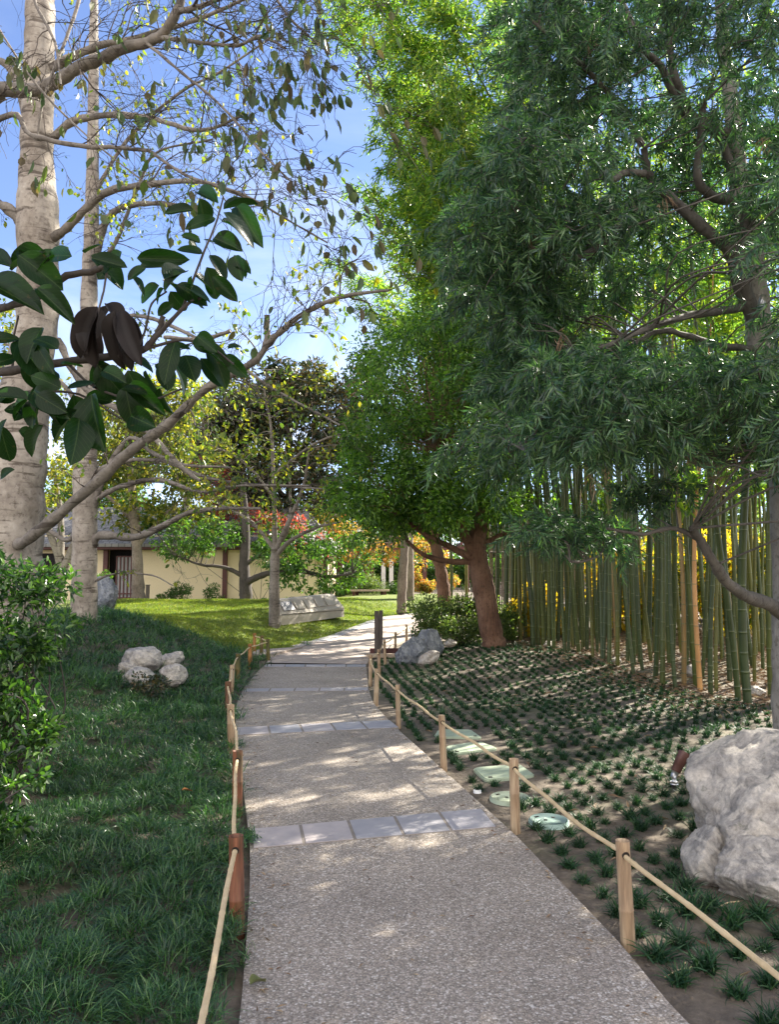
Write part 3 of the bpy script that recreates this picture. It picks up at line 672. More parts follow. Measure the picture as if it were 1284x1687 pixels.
# ------------------------------------------------------------------ bamboo fences
def fence(name, posts, h, rads, mats, label, extra_start):
    """posts: list of (x,y); rails bamboo between consecutive posts through holes near the top"""
    base = np.array([posts[0][0], posts[0][1], 0.]); root = empty(name, base, label, 'fence')
    tops = []
    for k, (x, y) in enumerate(posts):
        z = float(H(x, y)); r = rads[k % len(rads)]; hh = h[k] if isinstance(h, list) else h
        lx_, ly_ = random.Random(k*7+len(posts)).uniform(-.02, .02), random.Random(k*5).uniform(-.015, .015)
        nd_ = random.Random(k+3).uniform(.25, .7)
        zz = [-.03, .0, nd_*hh-.006, nd_*hh, nd_*hh+.006, hh-.03, hh-.025, hh]
        rr = [r*1.04, r*1.03, r, r*1.07, r, r*.97, r*1.0, r*.98]
        pts = [(x+lx_*a/hh, y+ly_*a/hh, z+a) for a in zz]
        b = MB(); b.tube(pts, rr, 20, False)
        tp = np.array(pts[-1]); b.tube([tp, tp-[0, 0, .004], tp-[0, 0, .03]], [r*.98, r*.7, r*.68], 20, False)
        po = b.build('post', M[mats[k % len(mats)]], root)
        b = MB(); b.tube([tp-[0, 0, .022], tp-[0, 0, .018]], [r*.72, r*.72], 16); sub(po, b.build('end_node', M['metal'] if r > .02 else M['hole'], root))
        tops.append(np.array([x+lx_, y+ly_, z+hh-.055]))
    rr0 = .0105
    for k in range(len(posts)-1):
        a, b_ = tops[k], tops[k+1]; d = b_-a; Ln = np.linalg.norm(d[:2]); n = 28
        r = random.Random(k*13+len(posts)); sag = r.uniform(.002, .014)*min(1.5, Ln); sw = r.uniform(-.02, .02)
        side = np.array([-d[1], d[0], 0])/max(Ln, .01)
        pts = []; rad = []
        nodes = np.arange(r.uniform(.05, .2), Ln, .21)
        for t in np.linspace(-.01, 1.01, int(max(24, Ln/.012))):
            s = t*Ln
            p = a+d*t+np.array([0, 0, -sag*4*t*(1-t)+.004*math.sin(t*11+k)])+side*(sw*4*t*(1-t)+.004*math.sin(t*9))
            pts.append(p); nn = min(abs(nodes-s)) if len(nodes) else 1
            rad.append(rr0*(1+.22*math.exp(-(nn/.008)**2)))
        b = MB(); b.tube(pts, rad, 10); b.build('rail', M['rail'], root)
        # dark drilled holes
        u_ = d/np.linalg.norm(d)
        for q, s in ((a, 1), (b_, -1)):
            b = MB(); r_ = rads[(k if s > 0 else k+1) % len(rads)]
            b.tube([q+u_*s*(r_-.012), q+u_*s*(r_+.0015)], [rr0*1.55]*2, 14); b.build('drilled_hole', M['hole'], root)
    return root
rp = [(1.16, 1.72)]+[tuple(G(*q)[:2]) for q in [(1036,1562),(850,1371),(728,1270),(657,1200),(618,1162),(609,1130),(625,1117),(635,1095),(651,1078),(670,1062)]]
rp = [(max(p[0], float(pr(p[1]))+.035) if p[1] < 15 else p[0], p[1]) for p in rp]
fence('bamboo_fence', rp, .45, [.031, .031, .031, .028, .026, .03, .028, .026, .026, .026, .03], ['post_tan'],
      'low tan bamboo post fence with straw rails along the right path edge', 0)
lp = [(-.40, 1.28)]+[tuple(G(*q)[:2]) for q in [(399,1540),(391,1345),(381,1240),(376,1188),(380,1150),(391,1124),(412,1102),(442,1091),(430,1083),(419,1078)]]
lp = [(min(p[0], float(pl(p[1]))-.045) if 1 < p[1] < 13.5 else p[0], p[1]) for p in lp]
fence('bamboo_fence', lp, .43, [.036, .034, .034, .034, .034, .036, .036, .036, .036, .036, .034], ['post_red', 'post_red', 'post_red', 'post_tan', 'post_red', 'post_tan', 'post_green', 'post_orange', 'post_green', 'post_green', 'post_orange'],
      'low red brown and mossy bamboo post fence along the left path edge', 0)

# ------------------------------------------------------------------ utility covers, spotlight
def rect_cover(quad, m, label):
    q = [G(*p) for p in quad]; c = sum(q)/4; root = empty('utility_cover', (c[0], c[1], c[2]), label, 'utility cover', 'green utility covers in the tuft bed')
    def rounded(sc_, z0, z1, name, mm, par=None):
        pts = []; n = 4
        for i in range(4):
            p0, p1, p2 = [(c+(q[j % 4]-c)*sc_)[:2] for j in (i-1, i, i+1)]
            a = p1+unit(p0-p1)*.07; b = p1+unit(p2-p1)*.07
            for t in np.linspace(0, 1, 6): pts.append((1-t)**2*a+2*t*(1-t)*p1+t*t*b)
        if np.cross(pts[1]-pts[0], pts[8]-pts[0]) < 0: pts = pts[::-1]
        b_ = MB(); b_.prism(pts, z0, z1); return b_.build(name, mm, root, False)
    z = c[2]
    rounded(1.0, z-.05, z+.016, 'box_rim', m); lid = rounded(.95, z+.01, z+.024, 'lid', m)
    d = q[1]-q[0]; b = MB(); b.box((*(c+(q[1]-c)*.72)[:2], z+.025), (.06, .02, .004), math.atan2(d[1], d[0])); b.box((*(c+(q[3]-c)*.72)[:2], z+.025), (.03, .03, .004)); sub(lid, b.build('lift_slot', M['hole'], root))
rect_cover([(715,1217),(722,1205),(776,1205),(796,1219)][0:4], M['lid'], 'rectangular pale green utility cover farthest from the camera')
rect_cover([(733,1233),(790,1224),(823,1237),(746,1246)], M['lid'], 'rectangular pale green utility cover second from the back')
rect_cover([(778,1269),(858,1263),(884,1281),(800,1290)], M['lid'], 'rectangular pale green utility cover nearest the two round ones')
def round_cover(px, py, r, m, label):
    c = G(px, py); root = empty('utility_cover', c, label, 'utility cover', 'green utility covers in the tuft bed')
    b = MB(); b.tube([c-[0, 0, .06], c+[0, 0, .02], c+[0, 0, .021]], [r*1.02, r, r*.96], 40); b.build('box_rim', m, root)
    b = MB(); b.tube([c+[0, 0, .015], c+[0, 0, .028], c+[0, 0, .031]], [r*.95, r*.95, r*.93], 40); lid = b.build('lid', m, root)
    b = MB(); b.box(c+[-r*.2, -r*.2, .032], (.02, .02, .004)); b.box(c+[r*.25, r*.2, .032], (.02, .02, .004)); b.box(c+[-r*.55, r*.3, .032], (.03, .015, .004), .6); sub(lid, b.build('bolt_recess', M['hole'], root))
round_cover(841, 1319, .145, M['lid'], 'round pale green utility cover partly behind the second fence post')
round_cover(905, 1357, .13, M['lid2'], 'round blue green utility cover closest to the camera')
c = G(1112, 1302); root = empty('garden_spotlight', c, 'brown metal garden spotlight tilted upwards on a stake in the tuft bed', 'spotlight')
b = MB(); b.tube([c-[0, 0, .02], c+[0, 0, .05]], [.02, .02], 14); b.build('stake', M['blackplastic'], root)
b = MB(); b.tube([c+[0, 0, .045], c+[0, 0, .065]], [.03, .03], 16); b.tube([c+[0, 0, .06], c+[0, 0, .11]], [.018, .018], 12); b.build('threaded_collar', M['metal'], root)
a = c+[0, 0, .11]; dv = unit([.5, .15, .85])
b = MB(); b.tube([a-dv*.02, a+dv*.03], [.02, .03], 12); b.build('swivel', M['metal'], root)
b = MB(); n = 14
b.tube([a+dv*.02, a+dv*.035, a+dv*.09, a+dv*.092, a+dv*.19], [.022, .036, .036, .04, .042], 20, False)
b.tube([a+dv*.19, a+dv*.188, a+dv*.12], [.042, .037, .036], 20); hd = b.build('lamp_head', M['copper'], root)
# path lights and small things
c = G(787, 1306); root = empty('ground_sensor', c, 'small white capped fitting between tufts beside the path', 'garden fitting')
b = MB(); b.tube([c, c+[0, 0, .02], c+[0, 0, .024]], [.03, .03, .02], 16); b.build('cap', M['white'], root)
b = MB(); b.tube([c+[0, 0, .023], c+[0, 0, .027]], [.01, .009], 12); b.build('screw', M['hole'], root)

# fallen single leaves
def single_leaf(p, rz, L, W, m, label, curl=.25, fold=.3, nx=0):
    V, F = bigleaf(10, curl, fold); V = V*[L, W, L]; V[:, 2] -= V[:, 2].min()
    o = addobj('fallen_leaf', newmesh('fallen_leaf', V, [F]), m, None, (p[0], p[1], p[2])); o.rotation_euler = (nx, 0, rz)
    return tag(o, label, 'fallen leaf')
M['leaf_olive'] = plainmat('olive_fallen_leaf', (.13,.14,.04), .45, .35, 30); M['leaf_cream'] = plainmat('cream_fallen_leaf', (.45,.38,.22), .6, .2, 30)
M['leaf_rust'] = plainmat('rust_fallen_leaf', (.38,.15,.04), .6, .2, 30)
q = G(412, 1652); single_leaf((q[0], q[1], PZ+.003), 1.0, .085, .05, M['leaf_olive'], 'curled olive green leaf lying on the path at the bottom left', .3, .5)
q = G(395, 1553); single_leaf((q[0]-.01, q[1], q[2]+.02), 1.9, .06, .045, M['leaf_cream'], 'cream leaf on the soil at the foot of the nearest left fence post', .2, .3)
q = G(298, 1340); single_leaf((q[0], q[1], q[2]+.13), .7, .08, .035, M['leaf_rust'], 'rust orange leaf resting on the mondo grass')
q = G(885, 1314); single_leaf((q[0], q[1], q[2]+.02), .3, .075, .045, M['leaf_cream'], 'cream leaf on the soil beside the round pale green cover')
q = G(1183, 1190); single_leaf((q[0], q[1], q[2]+.02), .9, .16, .05, M['leaf_cream'], 'long pale dry leaf in front of the bamboo grove')
for (px, py, rz, lb) in [(1112,1620,.9,'long straw coloured dry stalk on the soil near the bottom right'), (1180,1500,.3,'short straw coloured dry stalk below the large boulder'), (1095,1615,.35,'short dry stalk crossing the long straw stalk')]:
    q = G(px, py); b = MB(); dd = np.array([math.cos(rz), math.sin(rz), .1]); b.tube(spline([q+[0, 0, .01], q+dd*.07+[0, 0, .02], q+dd*.14+[0, 0, .012]]), .003, 6)
    tag(b.build('dry_stalk', M['rail']), lb, 'dry stalk')

# ------------------------------------------------------------------ building
bw = 30.0; s = bw/FPX
def bx(px): return (px-CX)*s
def bz(py): return P(0, py, bw)[2]
root = empty('garden_building', (bx(300), bw, .3), 'cream walled building with dark red posts and grey shingle roof beyond the lawn', 'building')
b = MB(); b.box(((bx(-60)+bx(178))/2, bw+.1, 1.6), (bx(178)-bx(-60), .2, 3.2)); b.box(((bx(224)+bx(536))/2, bw+.1, 1.6), (bx(536)-bx(224), .2, 3.2))
b.box((bx(536)-.1, bw+3.2, 1.6), (.2, 6, 3.2)); b.build('wall', M['stucco'], root, False)
b = MB(); b.box((bx(184), bw+.6, 1.5), (bx(196)-bx(172)+.6, .1, 3)); b.build('doorway', M['opening'], root, False)
for px in (176, 372, 537): 
    b = MB(); b.box((bx(px), bw-.06, 1.5), (.17, .16, 3.0)); b.build('post', M['redwood'], root, False)
b = MB(); b.box((bx(80), bw-.03, 1.3), (.8, .1, 2.4)); b.build('dark_window', M['opening'], root, False)
b = MB(); x0, x1 = bx(193), bx(223); z0, z1 = .35, bz(917); b.box(((x0+x1)/2, bw+.05, (z0+z1)/2), (x1-x0, .05, z1-z0)); dr = b.build('sliding_door', M['panel'], root, False)
b = MB()
for t in np.linspace(0, 1, 6): b.box((x0+(x1-x0)*t, bw, (z0+z1)/2), (.045, .05, z1-z0))
for z in (z0+.02, bz(985), bz(978), z1): b.box(((x0+x1)/2, bw-.01, z), (x1-x0, .05, .05))
sub(dr, b.build('lattice', M['redwood'], root, False))
b = MB(); b.box(((bx(-60)+bx(545))/2, bw-.55, bz(901)), (bx(545)-bx(-60), .08, .22)); b.box(((bx(-60)+bx(545))/2, bw-.25, bz(905)), (bx(545)-bx(-60)-.2, .5, .06)); b.build('eave_board', M['redwood'], root, False)
ez = bz(897); rx0, rx1 = bx(-60)-.3, bx(552)
V = np.array([[rx0, bw-.7, ez], [rx1, bw-.7, ez], [rx1-1.5, bw+3.2, ez+1.75], [rx0, bw+3.2, ez+1.75], [rx1, bw+7, ez], [rx0, bw+7, ez]]); V2 = V-[0, 0, .12]
b = MB(); b.add(np.vstack([V, V2]), [np.array([[0,1,2,3],[3,2,4,5],[6,9,8,7],[9,11,10,8],[0,6,7,1]]), np.array([[1,4,2],[7,8,10]])]); b.build('roof', M['shingle'], root, False)
# small dark bollard at wall
c = P(243, 975, 26.5); b = MB(); b.box((c[0], 26.5, float(H(c[0], 26.5))+.3), (.1, .1, .65)); b.box((c[0], 26.5, float(H(c[0], 26.5))+.635), (.13, .13, .03))
tag(b.build('bollard', M['oldwood'], smooth=False), 'short dark timber bollard in front of the cream wall', 'bollard')
# pergola / colonnade
d = 38.; root = empty('pergola', (P(610, 950, d)[0], d, .35), 'dark red timber pergola with white columns behind the clipped hedge', 'pergola')
for px, m in ((560,'redwood'),(603,'redwood'),(613,'redwood'),(632,'white'),(645,'white'),(770,'redwood'),(700,'redwood')):
    c = P(px, 950, d); b = MB(); b.box((c[0], d, 1.7), (.2, .2, 2.7)); b.build('post', M[m], root, False)
b = MB(); b.box((P(650, 0, d)[0], d, P(0, 905, d)[2]), (8.5, .3, .28))
for t in np.linspace(-4, 4, 12): b.box((P(650, 0, d)[0]+t, d+.6, P(0, 900, d)[2]+.12), (.1, 2.2, .14))
b.build('beam', M['redwood'], root, False)
root = empty('garden_wall', (2, 44, .3), 'pale pinkish garden wall in the far background behind the hedge', 'wall')
b = MB(); b.box((8, 44, .9), (28, .3, 1.3)); b.build('wall', M['pavement'], root, False)
b = MB(); b.box((8, 44, 1.6), (28.2, .45, .1)); b.build('coping', M['plinth'], root, False)
# bench
d = 31.; c = np.array([P(611, 0, d)[0], d, P(0, 990, d)[2]]); root = empty('wooden_bench', c, 'pale timber backless bench on the lawn in front of the clipped hedge', 'bench')
b = MB(); w = 1.62
for j in range(3): b.box(c+[0, -.16+j*.16, .42], (w, .15, .07))
b.build('seat', M['benchwood'], root, False)
for sx_ in (-.62, -.5, .5, .62):
    b = MB(); b.box(c+[sx_, .12 if abs(sx_) < .6 else -.12, .17], (.11, .11, .44)); b.build('leg', M['redwood'], root, False)
# concrete plinth with plaques (sloping lectern like block)
pa, pb_ = P(462, 1021, 19.3), P(567, 1009, 21.8)
ax_ = unit(np.array([pb_[0]-pa[0], pb_[1]-pa[1], 0])); bk = np.array([-ax_[1], ax_[0], 0]); Ln = np.linalg.norm((pb_-pa)[:2])
root = empty('memorial_plinth', pa, 'long low pale concrete memorial block with sloping plaque face on the lawn', 'memorial')
zb = min(pa[2], pb_[2])-.15
def pt(t, u_, z): return pa*[1, 1, 0]+ax_*t+bk*u_+[0, 0, z]
za = pa[2]
prof = [(0, zb), (0, za+.10), (.03, za+.13), (.28, za+.47), (.45, za+.49), (.45, zb)]
V = np.array([pt(0+(.0 if u_ < .2 else .10), u_, z) for u_, z in prof]+[pt(Ln-(.0 if u_ < .2 else .10), u_, z+.1) for u_, z in prof]); k = np.arange(6)
b = MB(); b.add(V, [np.c_[k, (k+1) % 6, (k+1) % 6+6, k+6], np.array([k[::-1]]), np.array([k+6])]); b.build('block', M['plinth'], root, False)
for j, (t0, t1) in enumerate([(.08, .24), (.27, .4), (.43, .56), (.59, .72), (.75, .9)]):
    def fp(t, w_): 
        u_ = .03+.25*w_; return pt(t*Ln, u_-.012, za+.13+.34*w_+.1*t+.008)
    V = [fp(t0, .18), fp(t1, .18), fp(t1, .82), fp(t0, .82)]; nn = unit(np.cross(V[1]-V[0], V[3]-V[0]))*.012
    b = MB(); b.add(np.array(V+[v+nn for v in V]), [np.array([[0,3,2,1],[4,5,6,7],[0,1,5,4],[1,2,6,5],[2,3,7,6],[3,0,4,7]])]); b.build('plaque', M['bronze'] if j == 0 else M['plinth'], root, False)
b = MB(); b.box(pt(Ln/2, -.006, za+.13), (Ln*.98, .014, .012), math.atan2(ax_[1], ax_[0])); b.build('groove', M['hole'], root, False)
# weathered sign post with low timber beams
d = 15.4; c = P(624, 1084, d); root = empty('timber_signpost', (c[0], d, c[2]), 'tall weathered split timber post on crossed low beams at the path edge', 'post')
b = MB(); b.box((c[0]-.04, d, c[2]+.44), (.085, .1, .96)); b.box((c[0]+.045, d+.01, c[2]+.45), (.075, .09, .97)); b.box((c[0]+.0, d+.05, c[2]+.4), (.03, .03, .85)); b.build('upright', M['oldwood'], root, False)
b = MB(); b.box((c[0]+.12, d-.12, c[2]+.06), (.72, .1, .075)); b.build('front_beam', M['benchwood'], root, False)
b = MB(); b.box((c[0]+.12, d+.3, c[2]+.1), (.6, .12, .12)); b.build('rear_beam', M['redwood'], root, False)
# slatted screen at left of the grove and iron fence behind
root = empty('bamboo_screen', (3.2, 22, .3), 'grey vertical bamboo pole screen behind the yellow shrub', 'screen')
b = MB(); r = random.Random(4)
for k in range(64):
    x = 2.9+k*.06; b.tube([(x, 22+r.uniform(-.02, .02), .2), (x+r.uniform(-.03, .03), 22, 2.9+r.uniform(-.1, .1))], [.02, .02], 6)
b.build('pole_panel', M['bark_brown'], root)
for z in (.8, 2.3):
    b = MB(); b.tube([(2.85, 21.95, z), (6.8, 21.95, z)], [.025]*2, 8); b.build('tie_rail', M['bark_brown'], root)
root = empty('metal_fence', (5, 20, .3), 'thin black metal railing seen through the bamboo stalks', 'fence')
for z in (.5, 1.15, 1.8):
    b = MB(); b.box((11, 19.5, z), (11, .04, .05)); b.build('rail', M['blackplastic'], root, False)
b = MB()
for x in np.arange(5.6, 16.5, .16): b.box((x, 19.5, 1.05), (.02, .02, 1.7))
b.build('bars', M['blackplastic'], root, False)

# ------------------------------------------------------------------ trees
def grow(start, dirv, length, r0, depth, rng, tubes, tips, drift=(0, 0, 0), wig=.35, kids=(4, 6), ratio=.6, spread=.9, nseg=6, rmin=.0018):
    p = np.array(start, float); d = unit(dirv); pts = [p.copy()]; seg = length/nseg; ds = []
    for i in range(nseg):
        d = unit(d+rng.normal(0, wig, 3)*.55+np.array(drift)*.25); p = p+d*seg; pts.append(p.copy()); ds.append(d)
    rad = np.linspace(r0, max(rmin, r0*.35), nseg+1); tubes.append((np.array(pts), rad, 3 if r0 < .006 else 5))
    if depth <= 0:
        for q, dd in zip(pts[2:], ds[1:]): tips.append((q, dd))
        return
    n = rng.integers(kids[0], kids[1]+1)
    for k in range(n):
        t = rng.uniform(.25, 1.0) if k else 1.0; i = min(nseg-1, int(t*nseg)); q = pts[i]+(pts[i+1]-pts[i])*(t*nseg-i if t < 1 else 1)
        nd_ = unit(ds[i]+rng.normal(0, spread, 3)*.6)
        grow(q, nd_, length*ratio*rng.uniform(.7, 1.2), max(rmin, rad[i]*.6), depth-1, rng, tubes, tips, drift, wig, kids, ratio, spread, max(4, nseg-1), rmin)
def limb(mb, pts3, r0, r1, sides=14, n=6, knot=.08, rng=None):
    q = spline(pts3, n); r = np.linspace(r0, r1, len(q))
    if rng is not None: r = r*(1+knot*rng.normal(size=len(q))); q = q+rng.normal(0, 1, q.shape)*np.minimum(r, .03)[:, None]*.12
    mb.tube(q, r, sides); return q, r
def crown_clumps(polys, rng):
    out = []
    for poly, (d0, d1), nc, rad, nper in polys:
        for _ in range(nc):
            px, py = samp(poly, rng); d = rng.uniform(d0, d1); out.append((P(px, py, d), rad*rng.uniform(.7, 1.25), nper))
    return out
def connect(mb, skel, clumps, rng, r=.012, sides=5, frac=1.0):
    S = np.vstack(skel)
    for c, rad, n in clumps:
        if rng.random() > frac: continue
        w = np.linalg.norm(S-c, axis=1)+.6*np.maximum(0, S[:, 2]-c[2]); k = w.argmin(); a = S[k]
        Ld = np.linalg.norm(c-a)
        if Ld < .1: continue
        m1 = a+(c-a)*.4+rng.normal(0, .07, 3)*Ld+[0, 0, .06*Ld]; m2 = a+(c-a)*.75+rng.normal(0, .05, 3)*Ld
        q = spline([a, m1, m2, c], 4); mb.tube(q, np.linspace(r*(1+.25*Ld), r*.3, len(q)), sides)
def blob_leaves(clumps, rng, L, W, name, tmpl, m, root, flat=.75, droop=.2, out=.9):
    P_, A_, N_ = [], [], []
    for c, rad, n in clumps:
        v = rv(rng, n); rr = rad*rng.uniform(.25, 1, n)**.6
        p = c+v*rr[:, None]*[1, 1, flat]; a = unit(v*out+rv(rng, n)*.8+[0, 0, -droop]); P_.append(p); A_.append(a)
        N_.append(unit(rv(rng, n)*.8+[0, 0, .8]+v*.3))
    P_, A_, N_ = np.vstack(P_), np.vstack(A_), np.vstack(N_); n = len(P_)
    return leafobj(name, tmpl, P_, A_, N_, L*rng.uniform(.7, 1.25, n), W*rng.uniform(.75, 1.2, n), m, root)
def tree(label, base, limbs, polys, leaf, bark, seed, cat='tree', name='tree', L=.08, W=.035, tmpl=T_DIA, connr=.012, group=None, droop=.2, flat=.75, connfrac=1.0, extra=None):
    """limbs: list of ([(px,py,d)...], r0, r1)"""
    rng = np.random.default_rng(seed); root = empty(name, base, label, cat, group)
    mb = MB(); skel = []
    for pts, r0, r1 in limbs:
        q, r = limb(mb, [P(*p) if len(p) == 3 else np.array(p[:3]) for p in pts], r0, r1, 12, 6, .05, rng); skel.append(q)
    cl = crown_clumps(polys, rng)
    if extra: cl += extra
    connect(mb, skel, cl, rng, connr, 5, connfrac)
    mb.build('trunk', M[bark], root)
    if cl: blob_leaves(cl, rng, L, W, 'crown', tmpl, M[leaf], root, flat, droop)
    return root

# --- tree A : big pale trunk at left, d=9 ---------------------------------
def bare_tree(label, base, bark_trunk, bark_limb, trunk, limbs, sprouts, seed, leafn, leafm, Ll=.07, Wl=.045, depth=2, cat='tree', name='tree', tw=.006, leafhang=.8, tsides=20, lenm=1.0):
    rng = np.random.default_rng(seed); root = empty(name, base, label, cat)
    mb = MB(); 
    if trunk:
        pts, rad = trunk; q = spline([P(*p) for p in pts], 8); r = np.interp(np.linspace(0, 1, len(q)), np.linspace(0, 1, len(rad)), rad)
        r = r*(1+.03*np.sin(np.arange(len(q))*1.9)+.02*rng.normal(size=len(q))); mb.tube(q, r, tsides); mb.build('trunk', M[bark_trunk], root)
    lb = MB(); tubes = []; tips = []
    for item in limbs:
        pts, r0, r1, nsp, ln, drift = item
        q, r = limb(lb, [P(*p) for p in pts], r0, r1, 10, 6, .10, rng)
        for _ in range(max(2, int(nsp*.72))):
            k = rng.integers(int(len(q)*.2), len(q)); t = q[min(k+1, len(q)-1)]-q[max(k-1, 0)]
            grow(q[k], unit(t)*.8+rv(rng, 1)[0]*.9, ln*rng.uniform(.5, 1.1)*lenm, min(r[k]*.5, tw*rng.uniform(.8, 2)), depth, rng, tubes, tips, drift, .5, (3, 5), .6, 1.0)
    lb.build('branches', M[bark_limb], root); wb = MB()
    keep = [True]*len(tubes)
    for (q, r, s_), kk_ in zip(tubes, keep):
        if kk_ or s_ == 5: wb.tube(q, r*.9, s_, False)
    wb.build('twigs', M['twig'], root)
    if leafn and tips:
        idx = rng.integers(0, len(tips), leafn); p = np.array([tips[i][0] for i in idx]); dd = np.array([tips[i][1] for i in idx])
        ax = unit(dd*.4+rv(rng, leafn)*.6+[0, 0, -leafhang])
        leafobj('leaves', T_LEAF, p+rng.normal(0, .01, p.shape), ax, rv(rng, leafn), Ll*rng.uniform(.55, 1.3, leafn), Wl*rng.uniform(.55, 1.2, leafn), M[leafm], root)
    return root
bA = GD(5, 9.0)
bare_tree('large pale grey trunk at the left edge with long limb sweeping over the lawn', bA, 'bark_pale', 'bark_grey',
  ([(2,1110,9),(8,980,9),(15,850,9),(30,716,9),(48,600,9),(61,525,9),(62,375,9),(60,250,9),(64,100,9),(66,0,9),(68,-160,9),(70,-360,9.1)], [.46,.42,.38,.33,.25,.235,.245,.19,.18,.17,.14,.09]),
  [([(20,900,8.9),(50,885,8.4),(130,820,8.0),(210,748,7.7),(275,700,7.4),(340,640,7.1),(400,608,6.9),(436,575,6.8),(441,520,6.7)], .072, .024, 14, .7, (.1,0,.2)),
   ([(436,572,6.8),(460,548,6.6),(500,517,6.4),(560,490,6.2),(640,478,6.0)], .035, .012, 16, .6, (.3,0,-.1)),
   ([(380,545,7.2),(330,560,7.3),(270,555,7.4)], .02, .02, 4, .5, (.1,0,.1)),
   ([(75,400,9),(110,375,8.8),(170,320,8.5),(240,305,8.2),(330,300,7.8),(420,330,7.5)], .06, .016, 20, .8, (.3,0,.1)),
   ([(85,230,9),(120,200,8.9),(180,190,8.6),(250,195,8.3),(330,215,8.0),(400,190,7.8)], .05, .014, 22, .8, (.3,0,0)),
   ([(55,400,9),(20,350,8.9),(-20,330,8.9),(-90,300,8.9)], .08, .03, 4, .7, (-.2,0,.2)),
   ([(60,260,9),(20,120,9),(-30,90,9)], .06, .03, 4, .7, (0,0,.2)),
   ([(70,120,9),(150,80,8.8),(230,60,8.5),(330,30,8.2),(420,-10,8)], .05, .012, 24, .9, (.3,0,.05)),
   ([(66,20,9),(110,-60,9),(220,-150,8.6),(380,-200,8)], .05, .012, 14, 1.1, (.2,0,-.2)),
   ([(66,-200,9),(-60,-300,9),(-200,-330,9)], .05, .012, 8, 1.0, (-.2,0,0)),
   ([(95,560,9),(140,640,8.8),(220,690,8.5),(300,770,8.2),(330,792,8.1)], .045, .018, 10, .6, (.3,0,0)),
  ], None, 101, 1500, 'sparse', .065, .045)
bB = GD(138, 13.0)
bare_tree('slimmer pale ring scarred trunk with layered bare branches over the lawn', bB, 'bark_pale', 'bark_grey',
  ([(137,1045,13),(138,1000,13),(139,900,13),(140,790,13),(143,640,13),(146,500,13),(151,350,13),(153,200,13),(154,60,13),(156,-80,13.1)], [.24,.215,.20,.195,.17,.14,.12,.095,.08,.04]),
  [([(150,900,13),(165,882,12.9),(220,885,12.6),(262,870,12.4),(310,845,12.2),(370,838,12),(430,838,11.8)], .085, .02, 16, .7, (.3,0,.1)),
   ([(150,845,13),(175,775,12.9),(215,722,12.8),(250,745,12.6),(300,765,12.3),(380,770,12)], .06, .018, 14, .7, (.3,0,.1)),
   ([(150,830,13),(190,805,12.8),(260,790,12.5),(330,810,12.2),(400,800,12),(510,800,11.7)], .05, .014, 18, .7, (.3,0,0)),
   ([(150,780,13),(200,760,12.8),(270,760,12.6),(345,788,12.3),(440,800,12),(530,805,11.6)], .045, .012, 16, .7, (.3,0,0)),
   ([(147,500,13),(155,430,12.9),(172,370,12.7),(195,345,12.5),(250,335,12.3),(330,345,12)], .09, .03, 20, .9, (.3,0,.1)),
   ([(150,450,13),(190,400,12.8),(230,300,12.6),(260,250,12.4),(350,230,12)], .04, .015, 20, .9, (.3,0,.1)),
   ([(150,330,13),(210,230,12.8),(300,150,12.5),(360,120,12.2),(450,60,12)], .035, .012, 22, 1.0, (.3,0,.1)),
   ([(145,700,13),(110,640,13),(60,600,13.1),(0,560,13.2)], .05, .02, 10, .9, (-.2,0,.1)),
   ([(135,860,13),(110,890,13),(70,870,13),(20,880,13)], .05, .03, 6, .6, (-.2,0,.1)),
   ([(150,960,13),(190,945,12.8),(250,948,12.6),(285,965,12.4)], .02, .008, 4, .3, (.2,0,0)),
   ([(148,560,13),(220,520,12.7),(330,560,12.3),(450,640,11.8),(560,700,11.4)], .045, .012, 24, .8, (.3,0,-.1)),
  ], None, 102, 1500, 'sparse', .085, .06)
# --- off-frame tree whose grey limbs cross the top left -------------------
nb = np.array([-3.3, 4.6, float(H(-3.3, 4.6))])
rngN = np.random.default_rng(103)
rootN = bare_tree('leaning grey limbs with hanging twigs and dark leaves crossing the top left corner', nb, 'bark_grey', 'bark_grey',
  None,
  [([(-330,1350,4.6),(-320,900,4.6),(-260,500,4.7),(-140,250,4.8),(0,148,4.8)], .13, .055, 4, .5, (.3,0,0)),
   ([(0,148,4.8),(70,146,4.8),(130,112,4.7),(200,82,4.6),(262,60,4.5),(292,18,4.4),(300,-40,4.4)], .046, .022, 10, .6, (.3,0,0)),
   ([(292,20,4.4),(330,10,4.3),(380,-10,4.2)], .02, .01, 10, .7, (.4,0,-.3)),
   ([(262,62,4.5),(330,70,4.3),(390,75,4.2),(430,60,4.1),(470,80,4.0)], .014, .007, 16, .6, (.4,0,-.3)),
   ([(240,70,4.5),(300,120,4.3),(370,180,4.2),(430,250,4.1),(480,300,4.0)], .010, .005, 18, .5, (.4,0,-.5)),
   ([(-200,350,4.7),(0,195,4.4),(50,222,4.3),(130,240,4.2),(190,243,4.2),(245,248,4.1)], .018, .010, 5, .45, (.3,0,-.2)),
   ([(245,248,4.1),(310,290,4.0),(400,320,3.9),(470,360,3.9),(540,400,3.9)], .009, .004, 16, .5, (.4,0,-.3)),
   ([(140,-30,4.6),(110,60,4.5),(75,150,4.4),(60,230,4.4)], .012, .006, 6, .4, (0,0,-.5)),
   ([(45,-40,4.6),(60,10,4.5),(90,70,4.4),(100,140,4.3)], .012, .006, 6, .4, (0,0,-.5)),
   ([(-20,20,4.4),(60,140,4.3),(150,230,4.2),(250,310,4.1)], .007, .004, 8, .4, (.3,0,-.5)),
   ([(420,-60,4.2),(470,20,4.1),(510,60,4.1),(545,90,4.0)], .009, .004, 14, .5, (.3,0,-.4)),
  ], None, 103, 620, 'twigleaf', .085, .05, 2, 'tree', 'tree', .0045, 1.2)
